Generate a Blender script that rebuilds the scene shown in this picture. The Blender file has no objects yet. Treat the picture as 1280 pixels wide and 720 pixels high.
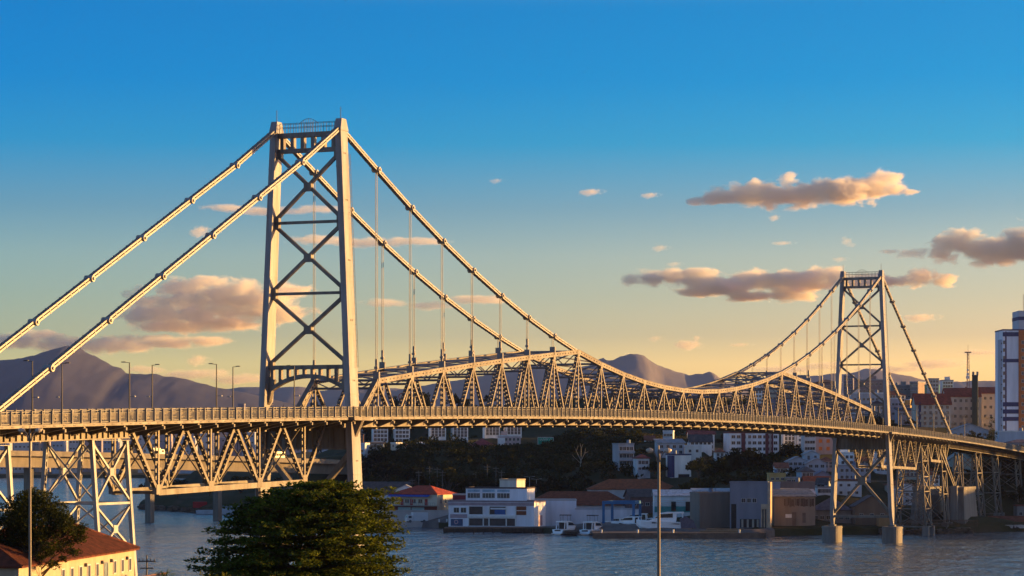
import bpy, math, random
from mathutils import Vector, Matrix, noise as mnoise
R = math.radians
random.seed(7)
S = bpy.context.scene
COL = S.collection

# ---------------------------------------------------------------- camera, sky, sun, exposure
F, HZ, EYE = 3112.0, 562.0, 25.7          # focal length in photo pixels, horizon row, eye height above the water
cam = bpy.data.cameras.new("camera"); camo = bpy.data.objects.new("camera", cam); COL.objects.link(camo)
camo.location = (0, 0, EYE); camo.rotation_euler = (R(90), 0, 0)
cam.sensor_width = 36; cam.lens = 36 * F / 1280; cam.shift_y = (HZ - 360) / 1280
cam.clip_start = 1; cam.clip_end = 60000
S.camera = camo

SUN_EL, SUN_AZ = 6.0, 78.0                # azimuth clockwise from the view direction (+Y)
L = Vector((math.sin(R(SUN_AZ)) * math.cos(R(SUN_EL)), math.cos(R(SUN_AZ)) * math.cos(R(SUN_EL)), math.sin(R(SUN_EL))))
W = bpy.data.worlds.new("World"); S.world = W; W.use_nodes = True
nt = W.node_tree; nt.nodes.clear()
out = nt.nodes.new('ShaderNodeOutputWorld'); bg = nt.nodes.new('ShaderNodeBackground')
sky = nt.nodes.new('ShaderNodeTexSky'); sky.sky_type = 'NISHITA'; sky.sun_disc = False
sky.sun_elevation = R(SUN_EL); sky.sun_rotation = R(SUN_AZ); sky.air_density = 1.0; sky.dust_density = 0.6; sky.ozone_density = 2.0
tc = nt.nodes.new('ShaderNodeTexCoord'); sep = nt.nodes.new('ShaderNodeSeparateXYZ')
mr = nt.nodes.new('ShaderNodeMapRange'); mr.inputs['From Min'].default_value = 0.0; mr.inputs['From Max'].default_value = 0.4
rp = nt.nodes.new('ShaderNodeValToRGB'); el = rp.color_ramp.elements
SKY_RAMP = [(0.0, (1.9922, 1.4487, 1.1076)), (0.0859, (1.9922, 1.4487, 1.1076)), (0.114, (1.295, 1.0383, 1.0274)), (0.1539, (1.0449, 0.9355, 1.0184)), (0.1938, (0.8896, 0.8746, 1.0399)), (0.2415, (0.4941, 0.6947, 1.0189)), (0.3046, (0.0791, 0.6354, 1.1823)), (0.3671, (0.002, 0.5562, 1.2065)), (0.4366, (0.002, 0.525, 1.1463)), (0.62, (1.0, 1.02, 1.08)), (1.0, (0.6, 0.66, 0.8))]
el[0].position = 0; el[1].position = 1
for p, c in SKY_RAMP[1:-1]: el.new(p)
for e, (p, c) in zip(sorted(el, key=lambda e: e.position), SKY_RAMP): e.position = p; e.color = (*c, 1)
mx = nt.nodes.new('ShaderNodeMix'); mx.data_type = 'RGBA'; mx.blend_type = 'MULTIPLY'; mx.inputs[0].default_value = 1
lk = nt.links.new
lk(tc.outputs['Generated'], sep.inputs[0]); lk(sep.outputs['Z'], mr.inputs['Value']); lk(mr.outputs['Result'], rp.inputs['Fac'])
lk(sky.outputs['Color'], mx.inputs[6]); lk(rp.outputs['Color'], mx.inputs[7])
# unseen sky behind the camera is brightened to add light on shaded sides
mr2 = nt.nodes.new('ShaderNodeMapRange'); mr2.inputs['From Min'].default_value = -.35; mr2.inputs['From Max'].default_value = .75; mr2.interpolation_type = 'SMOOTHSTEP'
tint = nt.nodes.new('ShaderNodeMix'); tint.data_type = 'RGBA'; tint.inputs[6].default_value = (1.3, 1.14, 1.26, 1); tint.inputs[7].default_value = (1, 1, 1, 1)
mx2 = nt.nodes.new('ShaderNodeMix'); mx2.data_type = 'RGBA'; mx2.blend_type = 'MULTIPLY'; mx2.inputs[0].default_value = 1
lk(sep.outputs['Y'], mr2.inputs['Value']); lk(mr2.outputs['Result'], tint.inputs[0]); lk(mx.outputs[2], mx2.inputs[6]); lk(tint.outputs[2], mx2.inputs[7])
# warmer and brighter towards the sun, cooler away from it
mr3 = nt.nodes.new('ShaderNodeMapRange'); mr3.inputs['From Min'].default_value = -.22; mr3.inputs['From Max'].default_value = .22
side = nt.nodes.new('ShaderNodeMix'); side.data_type = 'RGBA'; side.inputs[6].default_value = (.68, .90, .98, 1); side.inputs[7].default_value = (1.10, .99, .90, 1)
mx3 = nt.nodes.new('ShaderNodeMix'); mx3.data_type = 'RGBA'; mx3.blend_type = 'MULTIPLY'; mx3.inputs[0].default_value = 1
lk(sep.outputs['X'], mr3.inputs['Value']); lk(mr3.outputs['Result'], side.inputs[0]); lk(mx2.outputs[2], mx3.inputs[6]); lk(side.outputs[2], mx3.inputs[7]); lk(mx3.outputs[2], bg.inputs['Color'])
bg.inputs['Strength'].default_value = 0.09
lk(bg.outputs[0], out.inputs['Surface'])
sun = bpy.data.lights.new("sun", 'SUN'); suno = bpy.data.objects.new("sun", sun); COL.objects.link(suno)
sun.energy = 5.0; sun.angle = R(0.5); sun.color = (1.0, .535, .145)
suno.rotation_euler = L.to_track_quat('Z', 'Y').to_euler(); suno.location = (300, 0, 300)
S.view_settings.view_transform = 'Standard'; S.view_settings.look = 'None'; S.view_settings.gamma = 1; S.view_settings.exposure = 1.5
S.view_settings.use_curve_mapping = False
S.cycles.volume_bounces = 6; S.cycles.max_bounces = 10; S.cycles.transparent_max_bounces = 12
S.cycles.use_denoising = True
HAZE_DENSITY = 4.0e-5

# ---------------------------------------------------------------- helpers
def P(x, y, D): return Vector(((x - 640) * D / F, D, EYE - (y - HZ) * D / F))   # photo pixel at depth D
def PX(x, D): return (x - 640) * D / F
def PZ(y, D): return EYE - (y - HZ) * D / F

MATS = {}
def mat(name, col, rough=.7, var=.18, scale=.6, metal=0, spec=.35, bump=0, streak=False, hi=None, low=None):
    """Principled material whose colour wanders with a two-octave noise (wear, dirt)."""
    if name in MATS: return MATS[name]
    m = bpy.data.materials.new(name); m.use_nodes = True; t = m.node_tree; b = t.nodes['Principled BSDF']
    b.inputs['Roughness'].default_value = rough; b.inputs['Metallic'].default_value = metal
    b.inputs['Specular IOR Level'].default_value = spec
    g = t.nodes.new('ShaderNodeTexCoord'); n = t.nodes.new('ShaderNodeTexNoise'); n.inputs['Scale'].default_value = scale
    n.inputs['Detail'].default_value = 5; n.inputs['Roughness'].default_value = .65
    src = g.outputs['Object']
    if streak:
        mp = t.nodes.new('ShaderNodeMapping'); mp.inputs['Scale'].default_value = (1.6, 1.6, .18); t.links.new(src, mp.inputs[0]); src = mp.outputs[0]
    t.links.new(src, n.inputs['Vector'])
    r = t.nodes.new('ShaderNodeValToRGB'); r.color_ramp.elements[0].position = .3; r.color_ramp.elements[1].position = .72
    lo = low or [max(0, c * (1 - 1.5 * var)) for c in col]; h = hi or [min(1, c * (1 + var)) for c in col]
    r.color_ramp.elements[0].color = (*lo, 1); r.color_ramp.elements[1].color = (*h, 1)
    t.links.new(n.outputs['Fac'], r.inputs[0]); t.links.new(r.outputs[0], b.inputs['Base Color'])
    if bump:
        bp = t.nodes.new('ShaderNodeBump'); bp.inputs['Strength'].default_value = bump; bp.inputs['Distance'].default_value = .1
        t.links.new(n.outputs['Fac'], bp.inputs['Height']); t.links.new(bp.outputs[0], b.inputs['Normal'])
    MATS[name] = m; return m

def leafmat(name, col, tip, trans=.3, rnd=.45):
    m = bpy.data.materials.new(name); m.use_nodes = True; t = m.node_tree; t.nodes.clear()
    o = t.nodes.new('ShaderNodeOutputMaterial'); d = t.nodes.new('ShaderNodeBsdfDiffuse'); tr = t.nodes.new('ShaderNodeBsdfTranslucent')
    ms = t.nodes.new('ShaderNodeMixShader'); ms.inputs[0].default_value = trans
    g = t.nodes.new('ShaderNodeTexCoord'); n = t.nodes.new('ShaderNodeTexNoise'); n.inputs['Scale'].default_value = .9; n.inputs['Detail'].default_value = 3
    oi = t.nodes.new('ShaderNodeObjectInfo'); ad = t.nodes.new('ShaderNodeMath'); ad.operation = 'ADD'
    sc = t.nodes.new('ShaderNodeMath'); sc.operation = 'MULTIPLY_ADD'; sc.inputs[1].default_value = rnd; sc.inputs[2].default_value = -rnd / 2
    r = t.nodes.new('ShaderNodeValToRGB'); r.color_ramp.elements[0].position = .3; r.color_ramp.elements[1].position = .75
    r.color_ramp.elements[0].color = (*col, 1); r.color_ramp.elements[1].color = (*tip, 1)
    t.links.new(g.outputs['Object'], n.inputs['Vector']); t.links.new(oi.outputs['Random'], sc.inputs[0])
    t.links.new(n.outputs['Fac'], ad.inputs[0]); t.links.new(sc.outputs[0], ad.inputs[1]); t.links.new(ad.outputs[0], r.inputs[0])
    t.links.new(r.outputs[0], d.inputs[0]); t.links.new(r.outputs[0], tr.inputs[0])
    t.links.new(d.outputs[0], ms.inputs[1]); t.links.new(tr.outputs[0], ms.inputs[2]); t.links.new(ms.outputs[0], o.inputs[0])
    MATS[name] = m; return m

class MB:
    """collects boxes, beams, tubes and polygons; build() links them as one mesh object"""
    def __init__(s): s.v = []; s.f = []; s.mi = []
    def quad8(s, c, m=0):
        b = len(s.v); s.v += [tuple(p) for p in c]
        for q in ((0, 3, 2, 1), (4, 5, 6, 7), (0, 1, 5, 4), (1, 2, 6, 5), (2, 3, 7, 6), (3, 0, 4, 7)): s.f.append([b + i for i in q]); s.mi.append(m)
        return s
    def box(s, x0, x1, y0, y1, z0, z1, m=0):
        return s.quad8([(x0, y0, z0), (x1, y0, z0), (x1, y1, z0), (x0, y1, z0), (x0, y0, z1), (x1, y0, z1), (x1, y1, z1), (x0, y1, z1)], m)
    def beam(s, p, q, a, b, side=(0, 1, 0), m=0, a2=None, b2=None):
        p, q = Vector(p), Vector(q); d = (q - p).normalized(); sd = Vector(side); sd = sd - d * sd.dot(d)
        if sd.length < 1e-5: sd = d.orthogonal()
        sd.normalize(); u = d.cross(sd); a2 = a if a2 is None else a2; b2 = b if b2 is None else b2
        def ring(c, a, b): return [c - sd * a / 2 - u * b / 2, c + sd * a / 2 - u * b / 2, c + sd * a / 2 + u * b / 2, c - sd * a / 2 + u * b / 2]
        return s.quad8(ring(p, a, b) + ring(q, a2, b2), m)
    def cyl(s, p, q, r, r2=None, n=8, m=0):
        p, q = Vector(p), Vector(q); d = (q - p).normalized(); a = d.orthogonal().normalized(); c = d.cross(a); r2 = r if r2 is None else r2
        b = len(s.v)
        for i in range(n):
            t = 2 * math.pi * i / n; e = a * math.cos(t) + c * math.sin(t); s.v.append(tuple(p + e * r)); s.v.append(tuple(q + e * r2))
        for i in range(n):
            j = (i + 1) % n; s.f.append([b + 2 * i, b + 2 * j, b + 2 * j + 1, b + 2 * i + 1]); s.mi.append(m)
        s.f.append([b + 2 * i for i in range(n)][::-1]); s.f.append([b + 2 * i + 1 for i in range(n)]); s.mi += [m, m]
        return s
    def poly(s, pts, m=0):
        b = len(s.v); s.v += [tuple(p) for p in pts]; s.f.append(list(range(b, b + len(pts)))); s.mi.append(m); return s
    def extr(s, prof, axis, lo, hi, m=0):
        """closed outline (2-D points) extruded along axis 'x' or 'y' or 'z'"""
        def mk(p, t): return {'x': (t, p[0], p[1]), 'y': (p[0], t, p[1]), 'z': (p[0], p[1], t)}[axis]
        b = len(s.v); n = len(prof); s.v += [mk(p, lo) for p in prof] + [mk(p, hi) for p in prof]
        s.f.append(list(range(b, b + n))[::-1]); s.f.append(list(range(b + n, b + 2 * n))); s.mi += [m, m]
        for i in range(n): j = (i + 1) % n; s.f.append([b + i, b + j, b + n + j, b + n + i]); s.mi.append(m)
        return s
    def mesh(s, name, mats):
        me = bpy.data.meshes.new(name); me.from_pydata(s.v, [], s.f)
        for m in (mats if isinstance(mats, (list, tuple)) else [mats]): me.materials.append(m)
        if any(s.mi): me.polygons.foreach_set('material_index', s.mi)
        import bmesh
        bm = bmesh.new(); bm.from_mesh(me); bmesh.ops.recalc_face_normals(bm, faces=bm.faces); bm.to_mesh(me); bm.free()
        me.update(); return me
    def build(s, name, mats, parent=None, loc=None, rz=0, smooth=False):
        return link(name, s.mesh(name, mats), parent, loc, rz, smooth)
def link(name, me, parent=None, loc=None, rz=0, smooth=False):
    o = bpy.data.objects.new(name, me); COL.objects.link(o)
    if parent is not None: o.parent = parent
    if loc is not None: o.location = loc
    if rz: o.rotation_euler.z = rz
    if smooth: me.polygons.foreach_set('use_smooth', [True] * len(me.polygons))
    return o
def tag(o, label=None, cat=None, group=None, kind=None):
    if label: o['label'] = label
    if cat: o['category'] = cat
    if group: o['group'] = group
    if kind: o['kind'] = kind
    return o
def thing(name, label, cat, loc=(0, 0, 0), rz=0, group=None):
    o = bpy.data.objects.new(name, None); COL.objects.link(o); o.location = loc; o.rotation_euler.z = rz; o.empty_display_size = 1
    return tag(o, label, cat, group)
def copy_tree(o, parent=None):
    kids = list(o.children); c = o.copy(); COL.objects.link(c)
    if parent is not None: c.parent = parent
    for k in kids: copy_tree(k, c)
    return c

STEEL = mat('silver_paint_steel', (.162, .147, .132), .5, .38, .35, .1, .45, streak=True, low=(.070, .050, .036))
TOWERM = mat('sunlit_tower_paint', (.24, .24, .265), .45, .2, .45, .1, .5, streak=True, low=(.135, .115, .105))  # sun glare put into the colour: lighter and cooler than the truss steel
TRESM = mat('sunlit_trestle_paint', (.30, .30, .32), .45, .25, .4, .1, .5, streak=True)  # left trestles only: same steel lightened to imitate overexposed sunlit legs
STEELD = mat('dark_steel', (.09, .09, .10), .6, .2, .5)
RAILM = mat('railing_paint', (.17, .16, .145), .5, .15, .4)
CONC = mat('weathered_concrete', (.18, .165, .15), .85, .25, .25, streak=True, bump=.2)
CONCD = mat('wet_concrete', (.17, .155, .135), .85, .3, .4, streak=True)
ASPH = mat('asphalt', (.05, .05, .052), .9, .2, .5)
GLASS = mat('window_glass', (.025, .03, .04), .12, .2, .3, 0, .6)
FRAME = mat('window_frame', (.5, .5, .5), .6, .1)
TIMBER = mat('dark_timber', (.055, .038, .028), .85, .35, 1.2, streak=True)
# ---------------------------------------------------------------- the far shore: outline, heights
SHORE = [(-9000, 2300), (-260, 2250), (-205, 1900), (-178, 1250), (-164, 1085), (-126, 1012), (-98, 975), (-62, 905), (-41, 836), (-21, 812), (12, 764), (26, 752), (74, 722), (76, 738), (94, 750),
         (126, 760), (163, 786), (230, 792), (340, 770), (700, 700), (1500, 500), (9000, 300)]
def shore(X):
    for (a, b), (c, d) in zip(SHORE, SHORE[1:]):
        if a <= X <= c: return b + (d - b) * (X - a) / (c - a)
    return SHORE[0][1] if X < 0 else SHORE[-1][1]
CTRL = []                                  # (X, D, z) of every building foot: the terrain is interpolated through them
def ground_z(X, D):
    d = D - shore(X)
    if d < 0: return -3
    if X < -165 and D > 1500: return 3 + max(0, min(60, (D - 3500) * .01))
    num = den = 0
    for (x, y, z) in CTRL:
        r2 = ((x - X) ** 2 + ((y - D) * .8) ** 2) + 60; w = 1 / (r2 * r2); num += w * z; den += w
    z = num / den
    if d < 30: z = min(z, 1.8 + d * .25)
    return z
for c in [(-160, 1120, 3), (-120, 1060, 3), (-90, 1020, 3), (-140, 1300, 4), (-80, 1200, 6), (-60, 950, 3), (-30, 870, 3), (20, 800, 2.4), (60, 760, 2), (85, 760, 2.2), (120, 790, 2.6), (150, 815, 3), (185, 840, 5),
          (-60, 1000, 12), (-50, 1120, 30), (-20, 1250, 46), (20, 1250, 50), (60, 1200, 52), (100, 1250, 52), (160, 1260, 50), (220, 1300, 50), (-100, 1500, 10), (-60, 1600, 16), (60, 1700, 20), (200, 1700, 30), (0, 2400, 10), (300, 2400, 20), (-400, 2600, 3),
          (262, 850, 24), (275, 872, 32), (300, 905, 20), (330, 960, 26), (300, 1050, 32), (400, 950, 44), (500, 1000, 60), (420, 850, 40), (700, 1000, 50), (225, 850, 12), (215, 930, 20), (240, 1000, 24), (900, 1200, 40), (1500, 1200, 30), (-1500, 3000, 3), (2000, 2500, 20), (-900, 2500, 3)]: CTRL.append(c)

# ---------------------------------------------------------------- buildings
def wallmat(c): return mat('plaster_%d_%d_%d' % tuple(int(x * 100) for x in c), c, .85, .14, .22, streak=True)
def roofmat(c):
    n = 'roof_tile_%d_%d_%d' % tuple(int(x * 100) for x in c)
    return mat(n, c, .9, .35, .9)
WINC = {}
def winmesh(w, h):
    k = (round(w, 1), round(h, 1))
    if k not in WINC:
        w, h = k; b = MB(); t = .09
        b.box(-w / 2, w / 2, -.03, .02, 0, h, 1)
        for (x0, x1, z0, z1) in ((-w / 2 - t, -w / 2, -t, h + t), (w / 2, w / 2 + t, -t, h + t), (-w / 2, w / 2, -t, 0), (-w / 2, w / 2, h, h + t), (-.03, .03, 0, h)): b.box(x0, x1, -.07, .02, z0, z1, 0)
        WINC[k] = b.mesh('window', [FRAME, GLASS])
    return WINC[k]
def windows(root, rows, cols, w, h, x0, x1, z0, z1, y=None, face='front', depth=0, wid=0, skip=(), name='window'):
    me = winmesh(w, h)
    for i in range(rows):
        for j in range(cols):
            if (i, j) in skip: continue
            u = x0 + (x1 - x0) * (j + .5) / cols; z = z0 + (z1 - z0) * (i + .5) / rows - h / 2
            if face == 'front': link(name, me, root, (u, -depth / 2, z))
            elif face == 'right': link(name, me, root, (wid / 2, u, z), R(90))
            elif face == 'left': link(name, me, root, (-wid / 2, u, z), R(-90))
def bld(name, label, cat, x0, x1, yt, yb, D, depth=9, yaw=0, wall=(.5, .5, .5), roof='flat', rc=(.2, .1, .07), win=None, rise=None, side=None, group=None, foot=True):
    a = R(yaw); Sw = (x1 - x0) * D / F; w = max(2.5, (Sw - depth * abs(math.sin(a))) / math.cos(a))
    X = PX((x0 + x1) / 2, D); zb = PZ(yb, D); H = (yb - yt) * D / F
    Dc = D + (depth * math.cos(a) + w * abs(math.sin(a))) / 2
    if foot: CTRL.append((X, D, zb)); CTRL.append((X, Dc + depth / 2, zb))
    X = X * Dc / D
    r = thing(name, label, cat, (X, Dc, zb), a, group)
    r['w'] = w; r['depth'] = depth
    rise = 0 if roof == 'flat' else (rise if rise is not None else H * .3); e = H - rise; o = .45; hw, hd = w / 2, depth / 2
    m = MB(); m.box(-hw, hw, -hd, hd, -5, e)
    rb = MB(); t = .22
    if roof == 'gable_x':
        m.extr([(-hd, e), (hd, e), (0, e + rise - .05)], 'x', -hw, hw)
        for sg in (-1, 1): rb.quad8([(-hw - o, sg * (hd + o), e - rise * o / hd), (hw + o, sg * (hd + o), e - rise * o / hd), (hw + o, 0, H), (-hw - o, 0, H)] + [(-hw - o, sg * (hd + o), e - rise * o / hd + t), (hw + o, sg * (hd + o), e - rise * o / hd + t), (hw + o, 0, H + t), (-hw - o, 0, H + t)])
    elif roof == 'gable_y':
        m.extr([(-hw, e), (hw, e), (0, e + rise - .05)], 'y', -hd, hd)
        for sg in (-1, 1): rb.quad8([(sg * (hw + o), -hd - o, e - rise * o / hw), (sg * (hw + o), hd + o, e - rise * o / hw), (0, hd + o, H), (0, -hd - o, H)] + [(sg * (hw + o), -hd - o, e - rise * o / hw + t), (sg * (hw + o), hd + o, e - rise * o / hw + t), (0, hd + o, H + t), (0, -hd - o, H + t)])
    elif roof == 'hip':
        k = max(0, hw - hd); ks = max(0, hd - hw); q = [(-hw - o, -hd - o), (hw + o, -hd - o), (hw + o, hd + o), (-hw - o, hd + o)]
        b = len(rb.v); rb.v += [(x, y, e) for x, y in q] + [(x, y, e + .15) for x, y in q] + [(-k, -ks, H), (k, ks, H)]
        F_ = [(0, 3, 2, 1), (0, 1, 5, 4), (1, 2, 6, 5), (2, 3, 7, 6), (3, 0, 4, 7)]
        F_ += [(4, 5, 9, 8), (5, 6, 9), (6, 7, 8, 9), (7, 4, 8)] if hw >= hd else [(4, 5, 8), (5, 6, 9, 8), (6, 7, 9), (7, 4, 8, 9)]
        for f in F_: rb.f.append([b + i for i in f]); rb.mi.append(0)
    elif roof == 'shed':
        m.extr([(-hd, e), (hd, e), (hd, e + rise - .05)], 'x', -hw, hw)
        rb.quad8([(-hw - o, -hd - o, e - .02), (hw + o, -hd - o, e - .02), (hw + o, hd + o, H), (-hw - o, hd + o, H), (-hw - o, -hd - o, e + t), (hw + o, -hd - o, e + t), (hw + o, hd + o, H + t), (-hw - o, hd + o, H + t)])
    else:
        rb.box(-hw - .12, hw + .12, -hd - .12, hd + .12, e, e + .12)
        for (a0, a1, b0, b1) in ((-hw - .12, hw + .12, -hd - .12, -hd + .15), (-hw - .12, hw + .12, hd - .15, hd + .12), (-hw - .12, -hw + .15, -hd + .15, hd - .15), (hw - .15, hw + .12, -hd + .15, hd - .15)): rb.box(a0, a1, b0, b1, e + .12, e + .5)
    m.build('wall', wallmat(wall), r); rb.build('roof', roofmat(rc) if roof != 'flat' else wallmat(rc), r)
    if win:
        rows, cols, ww, wh = win[:4]; zlo = win[4] if len(win) > 4 else .4
        windows(r, rows, cols, ww, wh, -hw + .3, hw - .3, zlo, e - .2, depth=depth)
    if side:
        rows, cols, ww, wh, fc = side; windows(r, rows, cols, ww, wh, -hd + .3, hd - .3, .4, e - .2, face=fc, wid=w)
    r['e'] = e; r['H'] = H
    q = random.Random(label)
    if roof == 'flat' and depth >= 7 and w > 5 and cat not in ('wall', 'apartment tower', 'modern building', 'marina building', 'boat shed'):
        x, y = q.uniform(-hw * .6, hw * .6), q.uniform(-hd * .5, hd * .5)
        if q.random() < .7: MB().cyl((x, y, e + .5), (x, y, e + 1.7), .75, .65, n=10).build('water_tank', mat('tank_blue', (.12, .17, .26), .6), r)
        if q.random() < .6:
            a_ = MB(); x2 = -x * .7 + 1; hh = q.uniform(2, 4); a_.cyl((x2, y, e + .1), (x2, y, e + hh), .05, n=5); a_.beam((x2 - .6, y, e + hh - .3), (x2 + .6, y, e + hh - .3), .04, .04); a_.beam((x2 - .4, y, e + hh - .8), (x2 + .4, y, e + hh - .8), .04, .04); a_.build('antenna', STEELD, r)
        if q.random() < .4: MB().box(-x - 1.2, -x + 1.2, -y - 1, -y + 1, e + .1, e + 2.1).build('roof_hut', wallmat(wall), r)
    elif roof in ('gable_x', 'hip') and w > 6 and depth < 13 and q.random() < .5:
        MB().box(hw * .25, hw * .25 + .6, .5, 1.1, e + rise * .4, H + .7).build('chimney', mat('brick_chimney', (.16, .08, .06), .9), r)
    return r
def part(r, name, x0, x1, y0, y1, z0, z1, m): return MB().box(x0, x1, y0, y1, z0, z1).build(name, m, r)

WHITE, PALE, GREY, CREAM = (.82, .82, .82), (.62, .64, .66), (.27, .28, .3), (.52, .48, .4)
PINK, DARKG, BRICK, MAROON = (.42, .33, .33), (.13, .13, .14), (.2, .1, .075), (.14, .04, .045)
TILE, TILE2, SLATE = (.24, .08, .045), (.14, .06, .04), (.075, .07, .075)
MAROONM = mat('maroon_paint', MAROON, .8); BLUEM = mat('blue_paint', (.03, .10, .30), .6); TEALM = mat('teal_paint', (.05, .28, .27), .6)
WHITEM = mat('white_paint', (.66, .66, .66), .6, .1); NAVYM = mat('navy_paint', (.05, .05, .13), .7); ORANGEM = mat('orange_brown_facing', (.48, .15, .04), .8, .15, 1.2)
GREENM = mat('sign_green', (.0, .22, .14), .5, .08); REDM = mat('red_paint', (.32, .03, .03), .6); GREYM = mat('grey_paint', (.2, .2, .21), .7); DKM = mat('dark_opening', (.02, .02, .022), .8)
SHUT = mat('teal_shutter', (.28, .40, .42), .7, .1, 2.5)

# --- mid-slope blocks and houses, left to right
def slab(label, x0, x1, yt, yb, D, cols, grp=None):
    b = bld('apartment_block', label, 'apartment block', x0, x1, yt, yb, D, 11, 6, WHITE, 'flat', GREY, (5, cols, 1.0, 1.1, 1.0), group=grp)
    return b
slab('white five-storey block directly right of the near tower, pale house at its foot', 463.5, 486, 527, 555, 1005, 4)
slab('white five-storey block behind the two small sunlit sheds', 490.5, 513, 527, 556, 1005, 4)
slab('white block with yellow-tinted windows left of the dark stair gap above the orange-tipped bush', 535, 558, 526, 549, 1015, 4)
slab('white block with yellow-tinted windows right of the dark stair gap, left of the red-roofed villa', 563, 585.5, 526, 549.5, 1015, 4)
slab('white block standing behind and right of the red-roofed villa', 603, 625, 524, 547, 1030, 4)
slab('white block standing above the small pink apartment house', 629.5, 652, 524, 546, 1030, 4)
bld('pale_house', 'windowless pale blue house beside the near tower leg under the deck', 'house', 444.5, 461.5, 555, 573, 965, 7, -12, (.42, .5, .58), 'flat', PALE, (1, 2, .8, .9))
bld('low_house', 'low pale terrace house in front of the leftmost white block', 'house', 462, 480, 553, 561, 975, 6, 0, PALE, 'shed', SLATE, (1, 4, 1, .8), rise=.6)
bld('small_shed', 'small cream shed with one sunlit side below the second white block', 'shed', 491, 500, 554.5, 561, 970, 4, -35, CREAM, 'flat', PALE, (1, 1, .7, .8))
bld('small_shed', 'tiny cream shed with a tiled cap right of the larger sunlit shed', 'shed', 505, 511, 555, 561, 970, 3.5, -35, CREAM, 'hip', TILE, (1, 1, .6, .7), rise=.7)
bld('cottage', 'pale domed-roof cottage between the second and third white blocks', 'cottage', 518, 533, 552, 558.5, 985, 6, 10, PINK, 'hip', PALE, (1, 3, .8, .9), rise=1)
bld('brick_house', 'dark brick house tucked behind the near tower leg', 'house', 445, 455, 540, 554, 1000, 8, 0, BRICK, 'hip', SLATE, (2, 2, .9, 1), rise=1)
v = bld('villa', 'villa with a broad red hipped roof and white porch among the trees', 'villa', 586, 619, 548, 566, 990, 10, 8, (.5, .5, .52), 'hip', (.21, .04, .045), (1, 4, 1.2, 1.3, .5), rise=3.0)
part(v, 'porch', -2.5, 2.5, -6.6, -5.02, 0, 2.0, WHITEM); part(v, 'porch_roof', -3, 3, -7, -5.3, 2.004, 2.25, MATS['roof_tile_21_4_4'])
p = bld('pink_apartment_house', 'small pink apartment house with white end stair tower', 'apartment house', 622, 651, 545.5, 566, 1000, 9, 5, PINK, 'flat', PALE, (3, 5, .9, 1.1))
part(p, 'stair_tower', -p['w'] / 2 - .5, -p['w'] / 2 + 2.2, -p['depth'] / 2 - .6, -1, -3, p['e'] - .5, WHITEM)
g = bld('grey_house', 'grey three-storey house with open balconies right of the big dark tree', 'house', 766, 792, 555.5, 585, 900, 9, 12, (.36, .36, .4), 'flat', GREY, (3, 4, 1.1, 1.3))
for z in (2.6, 5.3): part(g, 'balcony', -g['w'] / 2, g['w'] / 2, -g['depth'] / 2 - 1.3, -g['depth'] / 2 - .004, z, z + .9, mat('balcony_grey', (.34, .34, .38), .8))
h = bld('white_house', 'white two-storey house with red hipped roof beside the grey balconied house', 'house', 792, 811, 567.5, 592, 885, 8, 8, (.55, .57, .6), 'hip', (.2, .05, .045), (2, 3, 1.0, 1.2), rise=1.6)
part(h, 'terrace', -h['w'] / 2, h['w'] / 2, -h['depth'] / 2 - 1.6, -h['depth'] / 2 - .004, -3, 1.4, mat('terrace_wall', (.33, .34, .38), .85))
bld('rooftop_house', 'small blue-white house perched highest, above the stacked pale houses', 'house', 828, 843.5, 539.5, 549, 960, 7, -8, (.5, .55, .62), 'flat', PALE, (1, 3, 1.2, 1.0), )
bld('stepped_house', 'wide pale terraced house with a dark eave line below the perched blue-white house', 'house', 819, 855, 549, 570, 930, 9, 4, (.42, .43, .48), 'shed', (.3, .3, .33), (2, 4, 1.1, 1.1), rise=1.5)
bld('tall_house', 'white three-storey house under a red gabled roof touching the deck line', 'house', 860, 892, 534, 563, 950, 10, 0, WHITE, 'gable_x', (.22, .055, .05), (3, 5, 1.0, 1.1), rise=2.6)
bld('annex_house', 'white annex with slate roof in front of the red-gabled three-storey house', 'house', 861, 889, 543.5, 560, 935, 8, 0, WHITE, 'gable_x', SLATE, (1, 5, 1.0, 1.1, 1.6), rise=2.6)
bld('white_box_house', 'plain white cube house left of the tangled tree, below the slate-roofed annex', 'house', 856, 876, 558, 580, 920, 8, 0, (.6, .6, .58), 'flat', PALE, (2, 2, .9, 1))
w = bld('white_hall', 'blank-walled white hall with navy roof edge behind the street lamp', 'hall', 833, 863, 569, 597, 880, 9, 10, (.74, .74, .7), 'flat', (.06, .06, .12))
part(w, 'corner_band', -w['w'] / 2 - .05, -w['w'] / 2 + 1.0, -w['depth'] / 2 - .05, 2, 0, w['e'] - .1, NAVYM); part(w, 'opening', -w['w'] / 2 + 2.4, w['w'] / 2 - .6, -w['depth'] / 2 - .02, -w['depth'] / 2 + .4, 0, 1.2, DKM)
ap = bld('striped_apartment_block', 'white apartment block with maroon vertical bands behind the domed dark tree', 'apartment block', 905.5, 972, 541.5, 574, 930, 13, 6, (.7, .7, .74), 'flat', MAROON, (4, 9, 1.3, 1.1))
hw_, hd_ = ap['w'] / 2, ap['depth'] / 2
for (x0, x1, m) in ((-hw_ + 4.3, -hw_ + 5.8, MAROONM), (-hw_ + 6.2, -hw_ + 6.9, WHITEM), (hw_ - 5.2, hw_ - 3.9, MAROONM), (hw_ - 3.7, hw_ - 3.0, mat('tan_paint', (.3, .24, .24), .8)), (hw_ - 2.9, hw_ - 2.2, MAROONM)):
    part(ap, 'wall_band', x0, x1, -hd_ - .12, -hd_ - .004, -2, ap['e'] - .05, m)
part(ap, 'roof_house', -2.5, 3, -3, 3, ap['H'] + .002, ap['H'] + 2.2, WHITEM)
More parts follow.
